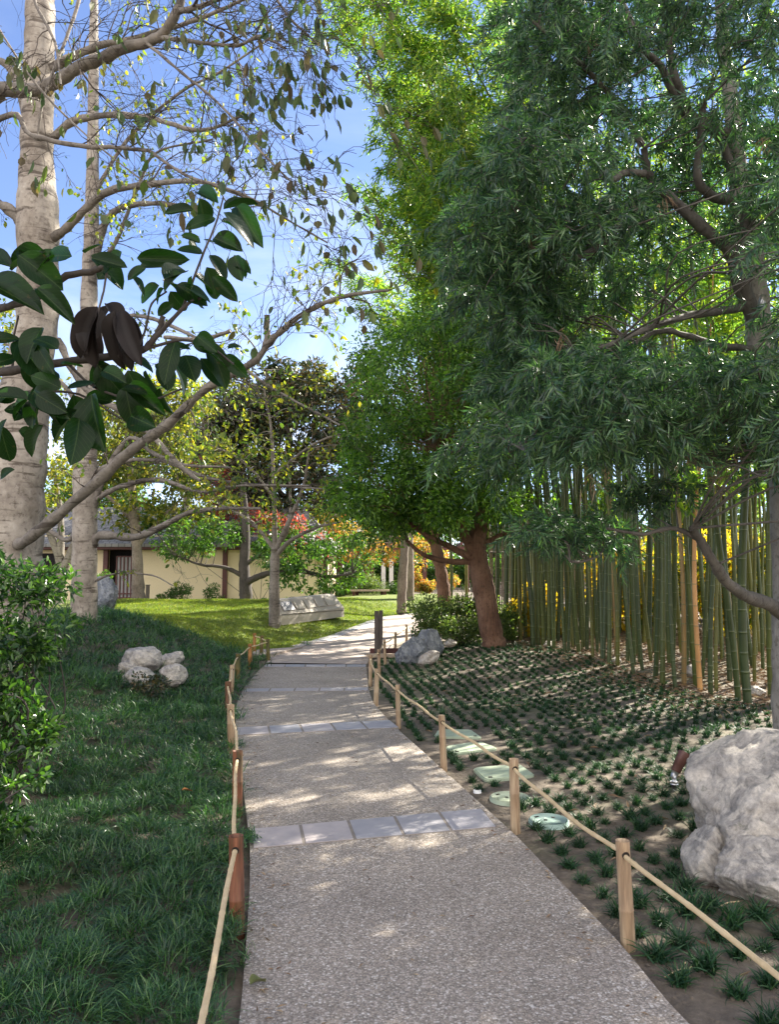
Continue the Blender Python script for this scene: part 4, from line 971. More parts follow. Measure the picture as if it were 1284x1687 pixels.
# --- foreground branch with broad leaves ---------------------------------
D0 = 1.65
fb = np.array([-1.9, 1.75, float(H(-1.9, 1.75))]); root = empty('tree', fb, 'dark foreground branch with broad waxy green leaves hanging in from the left', 'tree')
rng = np.random.default_rng(7); mb = MB(); sk = []
for pts, r0, r1 in [([(-1.9,1.75,.2),(-1.85,1.75,1.2),(-1.5,1.75,1.85)], .05, .022), ([(-1.5,1.75,1.85), P(-200,640,1.75)], .022, .012), ([(-1.5,1.75,1.85), P(-200,540,1.75)], .02, .011), ([P(-200,640,1.75), P(-60,620,1.75), P(0,612,1.7), P(100,597,1.68), P(200,585,1.66), P(240,574,1.64), P(262,545,1.63), P(268,520,1.62)], .011, .006),
      ([P(-200,540,1.75), P(-60,520,1.75), P(0,508,1.7), P(60,490,1.66), P(110,455,1.64), P(150,448,1.62), P(178,435,1.6)], .011, .006),
      ([P(240,574,1.64), P(280,530,1.6), P(310,500,1.58), P(335,490,1.58)], .006, .003), ([P(300,510,1.6), P(330,430,1.6), P(355,370,1.6), P(368,325,1.6)], .003, .0018),
      ([P(225,580,1.66), P(240,540,1.66), P(250,500,1.65), P(275,480,1.65)], .003, .002), ([P(110,597,1.68), P(160,640,1.66), P(240,660,1.64), P(300,640,1.62)], .0035, .002),
      ([P(240,575,1.64), P(300,560,1.62), P(350,575,1.6), P(385,600,1.58)], .0035, .002), ([P(178,435,1.6), P(170,480,1.6), P(160,520,1.6)], .0025, .002),
      ([P(0,650,1.7), P(60,645,1.68), P(130,650,1.66), P(200,690,1.64)], .004, .002), ([P(20,612,1.7), P(22,560,1.68), P(30,520,1.66)], .003, .002)]:
    q, r = limb(mb, [np.array(p, float) for p in pts], r0, r1, 10, 5, .06, rng); sk.append(q)
mb.build('branches', M['bark_dark'], root)
leaf_list = [ # base px,py -> tip px,py , width px
 (20,440,-60,410,30),(60,440,20,412,34),(30,420,108,475,46),(75,415,0,440,30),(118,422,60,415,28),(60,475,125,525,32),(-20,465,78,515,44),(-30,560,40,555,26),
 (30,560,85,640,42),(95,575,50,545,30),(40,590,80,650,50),(100,640,45,610,44),(150,420,215,475,40),(150,425,215,440,26),(225,425,320,427,28),(230,440,300,420,30),
 (185,430,160,460,26),(270,460,310,440,36),(300,450,262,478,34),(318,345,265,350,22),(355,360,300,368,24),(365,365,395,372,22),(330,400,295,385,16),(335,395,365,400,12),
 (352,392,402,410,48),(368,345,430,330,20),(368,350,435,405,34),(390,340,430,400,30),(360,335,320,310,16),(345,420,380,460,46),(340,440,362,500,34),(320,455,360,480,36),
 (350,455,395,500,24),(280,480,310,520,40),(270,475,250,500,34),(385,420,410,460,16),(380,430,412,440,14),(300,470,355,495,34),(215,455,245,490,30),(205,440,170,425,20),
 (300,575,315,565,18),(280,570,318,575,24),(305,585,322,625,34),(325,570,388,605,26),(340,560,385,645,34),(370,585,410,625,24),(375,575,400,566,18),(330,590,372,640,26),
 (160,600,215,670,60),(210,610,245,680,40),(240,610,262,655,22),(215,590,260,610,30),(150,650,162,750,62),(120,650,130,730,60),(85,660,90,710,46),(60,655,40,700,34),(40,665,25,690,30),
 (130,690,125,762,46),(250,690,212,690,44),(215,685,258,705,46),(70,700,40,755,38),(10,690,-10,740,34),(0,700,15,770,40),(180,600,140,640,40),(90,610,60,640,40),(30,640,-20,660,40),
 (110,640,160,625,30),(140,655,190,660,34),(60,650,110,680,40),(20,670,60,690,36),(200,640,245,640,30),(255,600,290,620,26),(0,790,22,770,30),(190,560,215,600,34),(-10,600,30,585,26),
 (30,710,60,720,36),(100,600,140,600,28),(170,610,205,625,26),(262,470,225,500,30),(240,440,205,460,24),(285,500,255,520,22)]
for k in range(34):
    a0 = leaf_list[rng.integers(0, 76)]; ox, oy = rng.normal(0, 22), rng.normal(0, 22); an = rng.uniform(-1.2, 1.0); ll = rng.uniform(45, 80)
    leaf_list.append((a0[0]+ox, a0[1]+oy, a0[0]+ox+ll*math.sin(an), a0[1]+oy+ll*math.cos(an)*rng.choice([1, 1, -.4]), rng.uniform(26, 42)))
for k, (x0, y0, x1, y1, w) in enumerate(leaf_list):
    d = D0+rng.uniform(-.13, .13); a = P(x0, y0, d); e = P(x0+(x1-x0)*.9, y0+(y1-y0)*.9, d+rng.uniform(-.06, .06)); ax = e-a; L = np.linalg.norm(ax); W = min(max(w*d/FPX*1.1, L*.36), L*.62)
    nrm = unit(np.array([rng.normal(0, .35), -.75, rng.normal(.45, .3)]))
    T = bigleaf(10, rng.uniform(.05, .3), rng.uniform(.1, .45), rng.uniform(0, .02))
    V, F = scatter(T, (a-np.array(root.location))[None], ax[None], nrm[None], np.array([L]), np.array([W]))
    me = newmesh('leaf', V, F); add_uv(me, T[0], 1); o = addobj('leaf', me, M['foreleaf'], root)
for k, (x0, y0, x1, y1, w) in enumerate([(160,505,130,590,34),(158,508,150,606,34),(150,515,135,575,30),(190,512,185,606,34),(200,512,228,598,32),(198,515,212,606,28),(165,508,145,560,34),(175,500,205,530,26),(205,520,232,575,26),(170,510,165,590,26),(180,505,160,540,24)]):
    d = D0-.06+k*.011; a = P(x0, y0, d); e = P(x1, y1, d+rng.uniform(-.03,.03)); ax = e-a; T = bigleaf(14, rng.uniform(.05,.35), rng.uniform(.2,.55), rng.uniform(.01,.05))
    V, F = scatter(T, (a-np.array(root.location))[None], ax[None], unit([rng.normal(0, .4), -.8, .2])[None], np.array([np.linalg.norm(ax)]), np.array([w*d/FPX*1.15]))
    o = addobj('withered_leaf', newmesh('withered_leaf', V, F), M['deadleaf'], root); o['label'] = 'shrivelled black brown dead leaf hanging in the cluster'

# --- small grey tree C on lawn ------------------------------------------
tree('small straight grey tree on the lawn, its fork just left of the memorial block', GD(452, 19), 
  [([(452,1040,19),(452,1020,19),(452,960,19),(453,905,19)], .15, .11), ([(453,905,19),(452,840,19),(450,780,19),(446,700,19),(436,650,19),(440,610,19)], .07, .012), ([(455,915,19),(480,890,18.8),(520,870,18.6),(560,860,18.3)], .07, .02),
   ([(455,905,19),(480,850,18.9),(500,800,18.8),(510,740,18.7)], .07, .02), ([(452,905,19),(425,870,19.1),(400,850,19.2),(360,830,19.4)], .06, .02), ([(455,900,19),(475,870,19),(478,800,19),(470,740,19)], .05, .02),
   ([(452,820,19),(400,760,19),(340,730,19)], .04, .015), ([(452,780,19),(520,730,19),(580,710,19)], .04, .015)],
  [([(340,620),(420,600),(560,640),(600,760),(560,880),(380,880),(320,800),(300,700)], (17.8, 20.2), 90, .3, 16)], 'sparse', 'bark_grey', 201, L=.13, W=.075, tmpl=T_LEAF)
# --- dark branchy tree D at the wall --------------------------------------
tree('dark crooked tree with spreading low branches against the cream wall', GD(405, 25), 
  [([(404,1000,25),(405,975,25),(402,930,25),(405,880,25),(400,800,25)], .24, .1), ([(404,960,25),(440,945,24.6),(490,940,24.2),(540,950,23.8),(580,945,23.5)], .12, .03),
   ([(403,950,25),(370,935,24.8),(330,930,24.6),(290,915,24.4)], .08, .02), ([(404,930,25),(450,900,24.7),(500,890,24.4)], .08, .03)],
  [([(400,870),(560,880),(630,900),(590,970),(520,978),(440,960)], (23, 25), 64, .32, 60), ([(230,860),(400,860),(400,925),(330,930),(270,915)], (24, 25.5), 34, .26, 60)], 'midgreen', 'bark_dark', 202, L=.14, W=.075)
tree('slim brown trunk standing before the lattice door', GD(228, 27),
  [([(228,1000,27),(227,960,27),(225,900,27),(220,840,27),(215,780,27),(210,700,27)], .24, .1), ([(225,900,27),(260,860,27),(300,820,27)], .1, .03), ([(222,860,27),(180,820,27),(140,800,27)], .1, .03)],
  [([(150,640),(330,620),(380,720),(370,860),(200,870),(120,840),(110,720)], (26, 28.5), 80, .5, 110)], 'yellowgreen', 'bark_brown', 203, L=.2, W=.11)
tree('many stemmed tree beyond the left trunks', GD(95, 22), [([(95,1000,22),(100,940,22),(90,900,22),(60,820,22),(40,740,22)], .16, .05), ([(100,950,22),(125,890,22),(150,830,22),(160,760,22)], .14, .05), ([(98,930,22),(100,860,22),(90,780,22)], .12, .05)],
  [([(-80,480),(60,520),(110,640),(120,850),(40,870),(-80,860)], (21, 24), 60, .5, 90)], 'yellowgreen', 'bark_grey', 204, L=.17, W=.09)
# --- magnolia -------------------------------------------------------------
tree('dark bronze leaved magnolia rising behind the lawn', GD(490, 34),
  [([(480,1000,34),(480,900,34),(478,800,34),(475,700,34),(475,620,34)], .3, .08), ([(478,830,34),(420,760,34),(380,700,34)], .12, .05), ([(478,800,34),(530,730,34),(570,660,34)], .12, .05)],
  [([(340,640),(400,620),(440,590),(490,610),(520,600),(560,640),(620,560),(625,700),(600,830),(480,880),(360,860),(330,760)], (32.5, 36), 250, .6, 110)], 'magnolia', 'bark_brown', 205, L=.28, W=.12, tmpl=T_DIA)
tree('yellowing broad leaved tree behind the lawn, left of the bronze magnolia', GD(330, 36),
  [([(300,1000,36),(300,900,36),(310,800,36),(320,720,36)], .3, .1)],
  [([(170,690),(250,660),(330,690),(420,690),(450,640),(540,600),(560,640),(400,740),(330,800),(180,800)], (35, 38), 110, .6, 80)], 'yellowgreen', 'bark_brown', 206, L=.3, W=.14)
tree('red autumn leaved tree behind the bare branches', GD(372, 31.5+.3), [([(372,1000,31.9),(372,900,31.8),(365,830,31.8),(350,780,31.8)], .14, .05)],
  [([(310,760),(340,750),(400,800),(420,850),(350,860),(330,810)], (31, 32.5), 34, .32, 60), ([(370,840),(470,850),(540,880),(560,920),(440,900)], (29, 31), 34, .34, 60)], 'red', 'bark_brown', 207, L=.16, W=.1)
tree('orange and yellow autumn tree in front of the pergola', GD(600, 34), [([(590,990,34),(590,930,34),(600,880,34)], .14, .06)],
  [([(470,860),(560,850),(640,890),(700,880),(740,930),(600,925),(500,905)], (32, 35), 60, .38, 70)], 'orange', 'bark_brown', 208, L=.17, W=.1)
# --- grey trunks mid ------------------------------------------------------
tree('nearer of the two grey brown straight trunks at the far end of the path', GD(662, 24.5), [([(662,1010,24.5),(662,1000,24.5),(663,960,24.5),(667,900,24.5),(668,800,24.5),(665,700,24.5)], .17, .12)],
  [([(600,600),(720,600),(740,800),(650,880),(600,800)], (23.5, 26), 20, .45, 60)], 'arbutus', 'bark_brown', 209, L=.12, W=.06)
tree('farther of the two grey brown straight trunks at the far end of the path', GD(676, 28), [([(676,1000,28),(676,960,28),(676,900,28),(674,800,28),(676,700,28)], .15, .1)],
  [([(640,640),(760,640),(760,860),(660,880)], (27, 29), 30, .5, 50)], 'arbutus', 'bark_brown', 210, L=.14, W=.07)
# --- red barked trees -------------------------------------------------------
bR = GD(815, 15.3)
tree('red barked leaning tree with dense glossy crown beside the hedge shrub', bR,
  [([(818,1078,15.3),(815,1062,15.3),(806,1020,15.3),(797,970,15.3),(788,920,15.3),(787,885,15.3),(800,840,15.3),(805,790,15.3)], .25, .15),
   ([(788,930,15.3),(770,890,15.2),(755,850,15),(740,800,15),(730,740,15)], .11, .06), ([(786,925,15.3),(750,905,15.1),(700,880,14.9),(660,850,14.7)], .08, .03), ([(787,925,15.3),(745,925,15.2),(700,915,15),(670,890,14.9)], .07, .03),
   ([(790,900,15.3),(830,880,15.3),(870,870,15.2)], .06, .03), ([(800,840,15.3),(830,780,15.2)], .08, .04)],
  [([(545,850),(560,760),(580,640),(620,560),(700,520),(800,560),(880,640),(900,840),(840,865),(740,865),(650,890),(590,890)], (13.6, 17.2), 190, .42, 150),
   ([(560,800),(600,740),(700,760),(820,800),(850,850),(700,865),(640,880),(570,865)], (13.4, 15), 50, .36, 150)], 'arbutus', 'bark_red', 211, L=.11, W=.045, connr=.007)
tree('second red barked tree farther back, left of the leaning one', GD(730, 20),
  [([(733,1000,20),(731,965,20),(724,925,20),(716,890,20),(705,850,20)], .18, .13), ([(718,900,20),(690,870,19.8),(660,850,19.6)], .09, .04), ([(716,895,20),(730,850,20),(735,800,20)], .1, .05)],
  [([(590,560),(640,540),(720,500),(780,520),(780,700),(600,700)], (18.5, 21.5), 70, .5, 100), ([(620,700),(780,700),(760,870),(640,870)], (19, 21), 30, .45, 90)], 'arbutus', 'bark_red', 212, L=.12, W=.05)

# --- fern pine (podocarpus) ------------------------------------------------
rng = np.random.default_rng(77); bP = GD(1296, 7.0)
root = empty('tree', bP, 'fern pine with crooked grey limbs and drooping dark needle foliage on the right', 'tree')
mb = MB(); q, r = limb(mb, [P(*p) for p in [(1312,1280,7),(1309,1200,7),(1306,1080,7),(1302,900,7),(1290,720,7),(1262,610,7),(1252,560,7),(1243,450,7),(1222,330,7),(1214,260,7.1),(1205,160,7.2),(1190,40,7.3),(1180,-200,7.5)]], .19, .045, 18, 8, .03, rng)
mb.build('trunk', M['bark_podo'], root); skel = [q]
lb = MB()
for pts, r0, r1 in [
  ([(1250,540,6.95),(1225,480,6.8),(1205,415,6.7),(1170,385,6.6),(1110,330,6.5),(1070,290,6.4),(1062,245,6.3)], .075, .03),
  ([(1205,412,6.7),(1228,370,6.7),(1235,330,6.7),(1260,340,6.6),(1300,310,6.5),(1360,280,6.4)], .06, .035),
  ([(1062,285,6.3),(1030,285,6.2),(1010,295,6.1),(990,285,6.0)], .03, .025), ([(955,262,6.2),(930,255,6.1),(900,250,6),(860,235,5.9)], .03, .015),
  ([(1080,300,6.4),(1050,340,6.2),(1000,395,6.0),(960,420,5.9),(920,430,5.8)], .04, .02), ([(960,420,5.9),(920,420,5.8),(870,405,5.7),(810,380,5.7)], .022, .012),
  ([(1200,330,7),(1170,320,6.8),(1150,290,6.7),(1155,230,6.6),(1160,170,6.5)], .05, .03), ([(1225,335,7),(1180,215,6.9),(1130,190,6.7),(1090,110,6.5),(1050,80,6.4)], .05, .025),
  ([(1210,200,7.2),(1200,220,7),(1150,200,6.8),(1120,150,6.6),(1100,60,6.5)], .06, .03), ([(1230,505,6.9),(1190,512,6.7),(1130,522,6.5),(1070,540,6.2),(1000,570,6),(950,580,5.9)], .04, .018),
  ([(1240,575,6.9),(1190,570,6.7),(1130,552,6.5),(1090,545,6.4),(1040,570,6.2)], .035, .018),
  ([(1290,1010,6.9),(1268,995,6.7),(1230,982,6.4),(1200,960,6.2),(1175,925,6.0),(1155,890,5.9),(1140,870,5.8)], .065, .028), ([(1155,890,5.9),(1110,870,5.8),(1060,880,5.7),(1000,870,5.6)], .022, .01),
  ([(1262,640,7),(1230,700,6.7),(1190,760,6.4),(1160,765,6.2),(1110,745,6)], .04, .018), ([(1275,700,7),(1310,640,6.8),(1380,560,6.6)], .05, .03), ([(1000,395,6),(980,350,6),(900,340,5.9),(840,370,5.8)], .02, .01),
  ([(1160,765,6.2),(1050,720,6),(950,730,5.8),(870,745,5.7)], .02, .01), ([(990,915,6.6),(960,925,6.5),(940,925,6.4)], .012, .012), ([(1060,240,6.3),(1000,150,6.2),(930,80,6.1),(860,20,6)], .03, .012),
  ([(1060,80,6.4),(1000,-40,6.3),(900,-120,6.2)], .03, .012), ([(1190,40,7.3),(1260,-60,7),(1400,-120,6.8)], .05, .02)]:
    q, r = limb(lb, [P(*p) for p in pts], r0, r1, 10, 5, .06, rng); skel.append(q)
polys = [([(840,-60),(1000,-60),(1000,180),(880,210),(840,180),(850,60)], (5.8, 8.0), 50, .24, 13), ([(1000,-60),(1300,-60),(1300,200),(1000,190)], (5.4, 8.0), 46, .3, 13),
  ([(820,190),(870,220),(1060,200),(1060,400),(930,400),(850,440),(740,430),(720,400),(790,330)], (5.2, 7.6), 56, .23, 13),
  ([(1060,200),(1150,220),(1190,300),(1180,360),(1080,420),(1060,330)], (6.9, 8), 16, .23, 12), ([(1230,180),(1300,180),(1300,420),(1250,400)], (5.6, 7.4), 14, .23, 12),
  ([(740,440),(840,440),(920,470),(960,560),(860,640),(790,620),(770,540),(790,510)], (5.6, 7.6), 30, .23, 13), ([(940,400),(1060,420),(1120,440),(1080,480),(1000,500)], (6.4, 7.6), 9, .22, 10),
  ([(870,590),(960,580),(1284,600),(1290,680),(1180,690),(1130,690),(1090,720),(890,745),(860,700),(850,650),(800,600)], (5.0, 7.0), 88, .24, 13),
  ([(860,855),(960,850),(1020,865),(1010,895),(870,890)], (6, 7), 11, .15, 9), ([(1040,800),(1120,780),(1140,810),(1060,840)], (5.6, 6.6), 4, .15, 9), ([(1240,640),(1330,620),(1340,800),(1275,800)], (5.2, 6.6), 10, .28, 11),
  ([(700,760),(860,640),(860,800),(760,780)], (6.2, 7.4), 5, .22, 11), ([(1300,-200),(1750,-200),(1750,800),(1300,700)], (5.2, 8.5), 85, .4, 13), ([(860,-420),(1700,-420),(1700,-60),(860,-60)], (6, 9), 36, .45, 12), ([(1330,250),(1900,250),(1900,850),(1330,750)], (4.0, 6.2), 62, .36, 13), ([(1310,330),(1750,300),(1750,820),(1300,800)], (6.0, 9.0), 60, .42, 13)]  # final out-of-view clump groups added to shade the near path and bed
cl = crown_clumps(polys, rng); connect(lb, skel, cl, rng, .007, 5)
SP, SA = [], []; N1, A1, P1 = [], [], []
K = 36
PP, AA, NN, LLs = [], [], [], []
tw = MB()
for c, rad, n in cl:
    v = rv(rng, n); p0 = c+v*rad*rng.uniform(.2, 1, (n, 1))*[1.35, 1.25, .5]; ax0 = unit(v*[.8, .8, .5]+rng.normal(0, .35, (n, 3))+[-.1, -.15, -.25]); Ls = rng.uniform(.13, .28, n)
    t = np.linspace(.05, 1, K)[None, :, None]; dn = np.array([0, 0, -1.])
    pos = p0[:, None, :]+ax0[:, None, :]*t*Ls[:, None, None]+dn*(t**2)*Ls[:, None, None]*.35
    tan = unit(ax0[:, None, :]+dn*t*.7); rad_ = unit(np.cross(tan, rng.normal(size=(n, K, 3)))); la = unit(tan*.75+rad_*.75+dn*.18)
    PP.append(pos.reshape(-1, 3)); AA.append(la.reshape(-1, 3)); NN.append(unit(np.cross(la.reshape(-1, 3), rng.normal(size=(n*K, 3))))); LLs.append((rng.uniform(.07, .125, (n, K))).ravel())
    for j in range(n): tw.tube(np.array([p0[j]+ax0[j]*s*Ls[j]+dn*s*s*Ls[j]*.35 for s in (0, .5, 1)]), [.003, .002, .001], 3, False)
PP, AA, NN, LLs = map(np.concatenate, (PP, AA, NN, LLs)); print('podo leaves', len(PP))
lb.build('branches', M['bark_podo_limb'], root); tw.build('twigs', M['bark_dark'], root)
leafobj('crown', T_NEED, PP, AA, NN, LLs, .0125, M['podo'], root)
dp, da = [], []
for px, py, d in [(975,790,5.6),(985,770,5.6),(1100,600,5.9),(1180,800,5.7),(1190,785,5.7),(1205,775,5.8),(1128,690,5.8),(1095,330,6.0),(972,62,6.0),(1140,740,5.7),(872,385,5.7),(1265,230,6.2),(930,550,5.9),(1060,870,5.8)]:
    n = 14; c = P(px, py, d); dp.append(c+rng.normal(0, .03, (n, 3))); da.append(unit(rng.normal(0, .35, (n, 3))+[rng.normal(0, .4), 0, -.8]))
dp, da = np.vstack(dp), np.vstack(da)
leafobj('dead_leaves', T_NEED, dp, da, rv(rng, len(dp)), rng.uniform(.08, .16, len(dp)), .012, M['straw'], root)
c = P(1254, 500, 6.6); b = MB(); b.tube([c+[-.01, 0, -.07], c+[.03, 0, .07]], [.03, .03], 14); tag(b.build('light_fixture', M['metal']), 'small grey metal tube light clamped to the fern pine trunk', 'light fixture')

# --- bamboo -------------------------------------------------------------------
def culm_variant(k, lean, height, r0, leafy, seed, matn='culm'):
    rng = np.random.default_rng(seed); sg = []; z = 0; zs = []; rs = []
    def cen(z): t = z/height; return np.array([lean*t**2.2+.04*math.sin(z*1.1+seed), .05*math.sin(z*.8+seed*2), z*(1-.04*abs(lean)*t*t/2)])
    b = MB(); rings = MB(); pts = []; rad = []; z = 0.0; seg = .2
    while z < height:
        r = r0*(1-.85*(z/height)**1.4)
        for dz_, rr in ((0, 1.06), (.009, 1.0), (.03, 1.0), (seg-.03, .99), (seg-.008, .99)):
            pts.append(cen(z+dz_)); rad.append(r*rr)
        z += seg; seg = min(.4, seg*1.09)
    b.tube(pts, rad, 10, False); culm = b.mesh('culm'); culm.materials.append(M[matn]); culm.materials.append(M['node']); ring = None
    mi = ((np.arange(len(culm.polygons))//10) % 5 == 0).astype(np.int32); culm.polygons.foreach_set('material_index', mi)
    if not leafy: return culm, ring, None
    P_, A_, L_ = [], [], []; br = MB()
    for _ in range(int(leafy*.92)):
        z = rng.uniform(.28, 1.0)**.8*height; c = cen(z); az = rng.uniform(0, 6.28); ln = rng.uniform(.3, 1.3 if height < 14 else 2.0)*(1.15-.6*z/height)
        dv = unit([math.cos(az), math.sin(az), rng.uniform(.1, .8)]); n = 34
        t = rng.uniform(.25, 1, n)[:, None]; p = c+dv*t*ln+np.array([0, 0, -1.])*t**2*ln*.45+rng.normal(0, .07, (n, 3)); P_.append(p)
        A_.append(unit(dv*.5+rng.normal(0, .55, (n, 3))+[0, 0, -.55])); L_.append(rng.uniform(.13, .25, n))
        br.tube([c+dv*s*ln-np.array([0, 0, 1])*s*s*ln*.45 for s in (0, .5, 1)], [.006, .004, .002], 3, False)
    P_, A_, L_ = np.vstack(P_), np.vstack(A_), np.concatenate(L_)
    V, F = scatter(T_DIA, P_, A_, unit(np.cross(A_, rng.normal(size=A_.shape))), L_, L_*.17)
    lm = newmesh('foliage', V, F, False); lm.materials.append(M['bamboo_leaf']); bm_ = br.mesh('branchlets'); bm_.materials.append(M['culm'])
    return culm, ring, (lm, bm_)
variants = {'tall': [culm_variant(9, 4.4, 16.5, .05, 150, 21), culm_variant(10, 5.2, 17, .05, 155, 22), culm_variant(11, 3.6, 16, .05, 150, 23), culm_variant(12, 2.2, 16, .05, 150, 24)],
            'arch': [culm_variant(0, 2.7, 11.5, .045, 90, 1), culm_variant(1, 3.6, 12.0, .05, 95, 2), culm_variant(5, 2.0, 10.5, .042, 85, 8)],
            'straight': [culm_variant(2, .6, 10, .045, 11, 3), culm_variant(3, 1.2, 9.5, .038, 10, 4), culm_variant(4, .4, 10.5, .055, 11, 5)],
            'bare': [culm_variant(6, .25, 8.5, .032, 7, 6), culm_variant(7, .5, 8, .026, 7, 7)]}
tanv = culm_variant(8, .2, 6.5, .03, 20, 9, 'culm_tan')
def stalk(px, d, kind, rng, sc_=1.0, rz=None, lean=None, v=None, label=None, x=None):
    xx = (px-CX)/FPX*d if x is None else x; z = float(H(xx, d)); V_ = v or variants[kind][rng.integers(0, len(variants[kind]))]
    rz = rz if rz is not None else rng.uniform(0, 6.28)
    r = empty('bamboo_stalk', (xx, d, z-.02), label or {'arch': 'tall bamboo stalk at the back of the grove arching leftwards with leafy top', 'tall': 'very tall bamboo stalk arching left high above the red barked trees', 'bare': 'slim green jointed bamboo stalk within the dense grove on the right'}.get(kind, 'thick green jointed bamboo stalk within the dense grove on the right'), 'bamboo', {'arch': 'arching bamboo stalks', 'tall': 'very tall arching bamboo stalks', 'bare': 'slim bamboo stalks in the grove'}.get(kind, 'thick bamboo stalks in the grove') if not label else None, rz)
    r.scale = (sc_, sc_, 1); lx_, ly_ = (rng.normal(0, .035), rng.normal(0, .035)) if lean is None else lean
    r.rotation_euler = (lx_, ly_, rz)
    o = bpy.data.objects.new('culm', V_[0]); C.objects.link(o); o.parent = r
    if V_[2]:
        o3 = bpy.data.objects.new('foliage', V_[2][0]); C.objects.link(o3); o3.parent = r
        o4 = bpy.data.objects.new('branchlets', V_[2][1]); C.objects.link(o4); o4.parent = r
    return r
rng = np.random.default_rng(500)
front = [(1224,9.75,'straight',1.35),(1200,10.2,'straight',1.0),(1172,10.6,'bare',1.2),(1180,10.9,'bare',1.0),(1262,10.4,'bare',1.2),(1240,11.5,'bare',1),(1113,11.1,'bare',1.1),(1090,11.4,'straight',.95),(1076,11.8,'straight',.8),
 (1143,11.2,'bare',1.1),(1152,11.7,'bare',1),(1128,12.2,'straight',.9),(1060,12.4,'bare',1.3),(1038,12.1,'straight',.9),(1010,12.9,'straight',1.05),(1001,13.1,'straight',1.0),(990,13.4,'bare',1.2),(970,13.6,'straight',.95),
 (950,14.1,'straight',.9),(938,14.4,'straight',.9),(928,14.0,'straight',1.0),(912,14.6,'arch',.95),(905,15.0,'arch',1),(896,15.3,'arch',.9),(888,15.7,'arch',.85),(1020,13.6,'bare',1.1),(1050,13.0,'straight',.9),
 (1100,12.8,'straight',.9),(1165,12.5,'straight',.9),(1210,12.3,'straight',1),(1250,12.7,'straight',.9),(1275,11.6,'bare',1.2),(1186,13.4,'bare',1),(1225,13.8,'bare',1.1),(960,15.2,'straight',.9),(985,15.0,'straight',1),(1030,14.6,'straight',.9),
 (1075,14.3,'straight',1),(1120,14.0,'straight',.9),(1150,14.6,'bare',1),(1200,14.9,'bare',1),(1270,13.9,'bare',1),(940,16,'straight',1),(918,16.6,'arch',1),(1000,16.2,'straight',.9),(1060,16,'straight',.9),(1135,15.6,'bare',.9),
 (1030,13.2,'bare',1.2),(978,14.2,'bare',1.2),(965,14.6,'straight',.9),(1047,14.0,'straight',1),(1068,13.2,'bare',1.2),(1084,13.6,'straight',.9),(1107,13.2,'bare',1.2),(1160,13.4,'straight',.9),(1192,11.6,'bare',1.2),(1232,12.8,'straight',1),(1244,14.4,'straight',.9),(1215,11.4,'bare',1),(1133,13.0,'bare',1.3),(1015,15.2,'straight',.9),(1095,15.2,'straight',.9),(1175,15.6,'straight',.9),(1260,15.4,'straight',1),(955,16.8,'straight',1),(1040,17.2,'straight',1),(1110,16.9,'straight',1),(1190,17.2,'straight',1),
 (1290,11,'straight',1.1),(1320,10.5,'straight',1),(1350,11.6,'straight',1),(1400,12,'straight',1),(1330,12.6,'straight',1),(1380,13.4,'straight',1),(1450,12.5,'straight',1),(1500,13.4,'straight',1),(1420,10.4,'straight',1)]
ords = ['first','second','third','fourth','fifth','sixth','seventh','eighth','ninth','tenth','eleventh','twelfth','thirteenth','fourteenth','fifteenth']
fr_ = sorted([f for f in front[1:] if f[1] < 12.3 and f[0] < 1284], key=lambda f: f[0])
for k, (px, d, kind, s_) in enumerate(front):
    s_ *= .86 if d > 12 else 1.05
    rz = math.pi+rng.normal(0, .45) if kind == 'arch' else None
    lab = None
    if k == 0: lab = 'thickest green bamboo stalk standing foremost at the right of the grove'
    if front[k] in fr_: lab = 'green bamboo stalk, %s from the left in the foremost row of the grove' % ords[fr_.index(front[k])]
    stalk(px, d, kind, rng, s_, rz, lean=(0.0, -.02) if k == 0 else None, label=lab)
for k in range(34):
    d = rng.uniform(12.8, 18); px = rng.uniform(890 if d > 15 else 1010-(d-12.8)*40, 1290); stalk(px, d, rng.choice(['bare', 'bare', 'straight']), rng, rng.uniform(.6, .9))
for px, d in ((1142,11.0),(1205,12.6),(1118,11.3),(1008,13.5)):
    stalk(px, d, 'x', rng, 1.2, v=tanv, label={1142:'tan dry bamboo stalk nearest the right middle of the grove',1205:'tan dry bamboo stalk behind the thickest green one',1118:'tan dry bamboo stalk just left of the grove middle gap',1008:'tan dry bamboo stalk at the left part of the grove'}[px])
# arching stalks forming the bright left edge of the canopy
for px, d, s_ in [(880,16.4,1.0),(865,17.2,1.0),(850,18,1.0),(900,17.6,1.1),(935,17.4,1.1),(875,19,1.1),(910,19.2,1.0),(950,18.4,1.0),(845,19.6,1.0),(980,17.6,1.0),(1020,18,1.0),(895,20.4,1.0),(820,21.5,1.1),(790,23.5,1.1),(835,23.8,1.2),(770,25,1.2),(860,22,1.1),(810,25.5,1.2),(745,24.5,1.1),(858,16.8,1.1),(846,17.4,1.1),(862,18.2,1.2),(838,18.8,1.2),(852,20,1.2)]:
    stalk(px, d, 'arch', rng, s_*(1.0), math.pi+rng.normal(0, .35), lean=(rng.normal(0, .02), -.02))

for px, d, s_ in [(872,15.6,1),(890,16.6,1),(905,17.2,1),(850,17.6,1),(930,16.2,1),(868,18.6,1),(915,18.6,1),(960,17,1),(880,19.6,1),(940,15.4,1),(985,16,1)]:
    stalk(px, d, 'tall', rng, s_, math.pi+rng.normal(0, .3), lean=(rng.normal(0, .02), -.01))
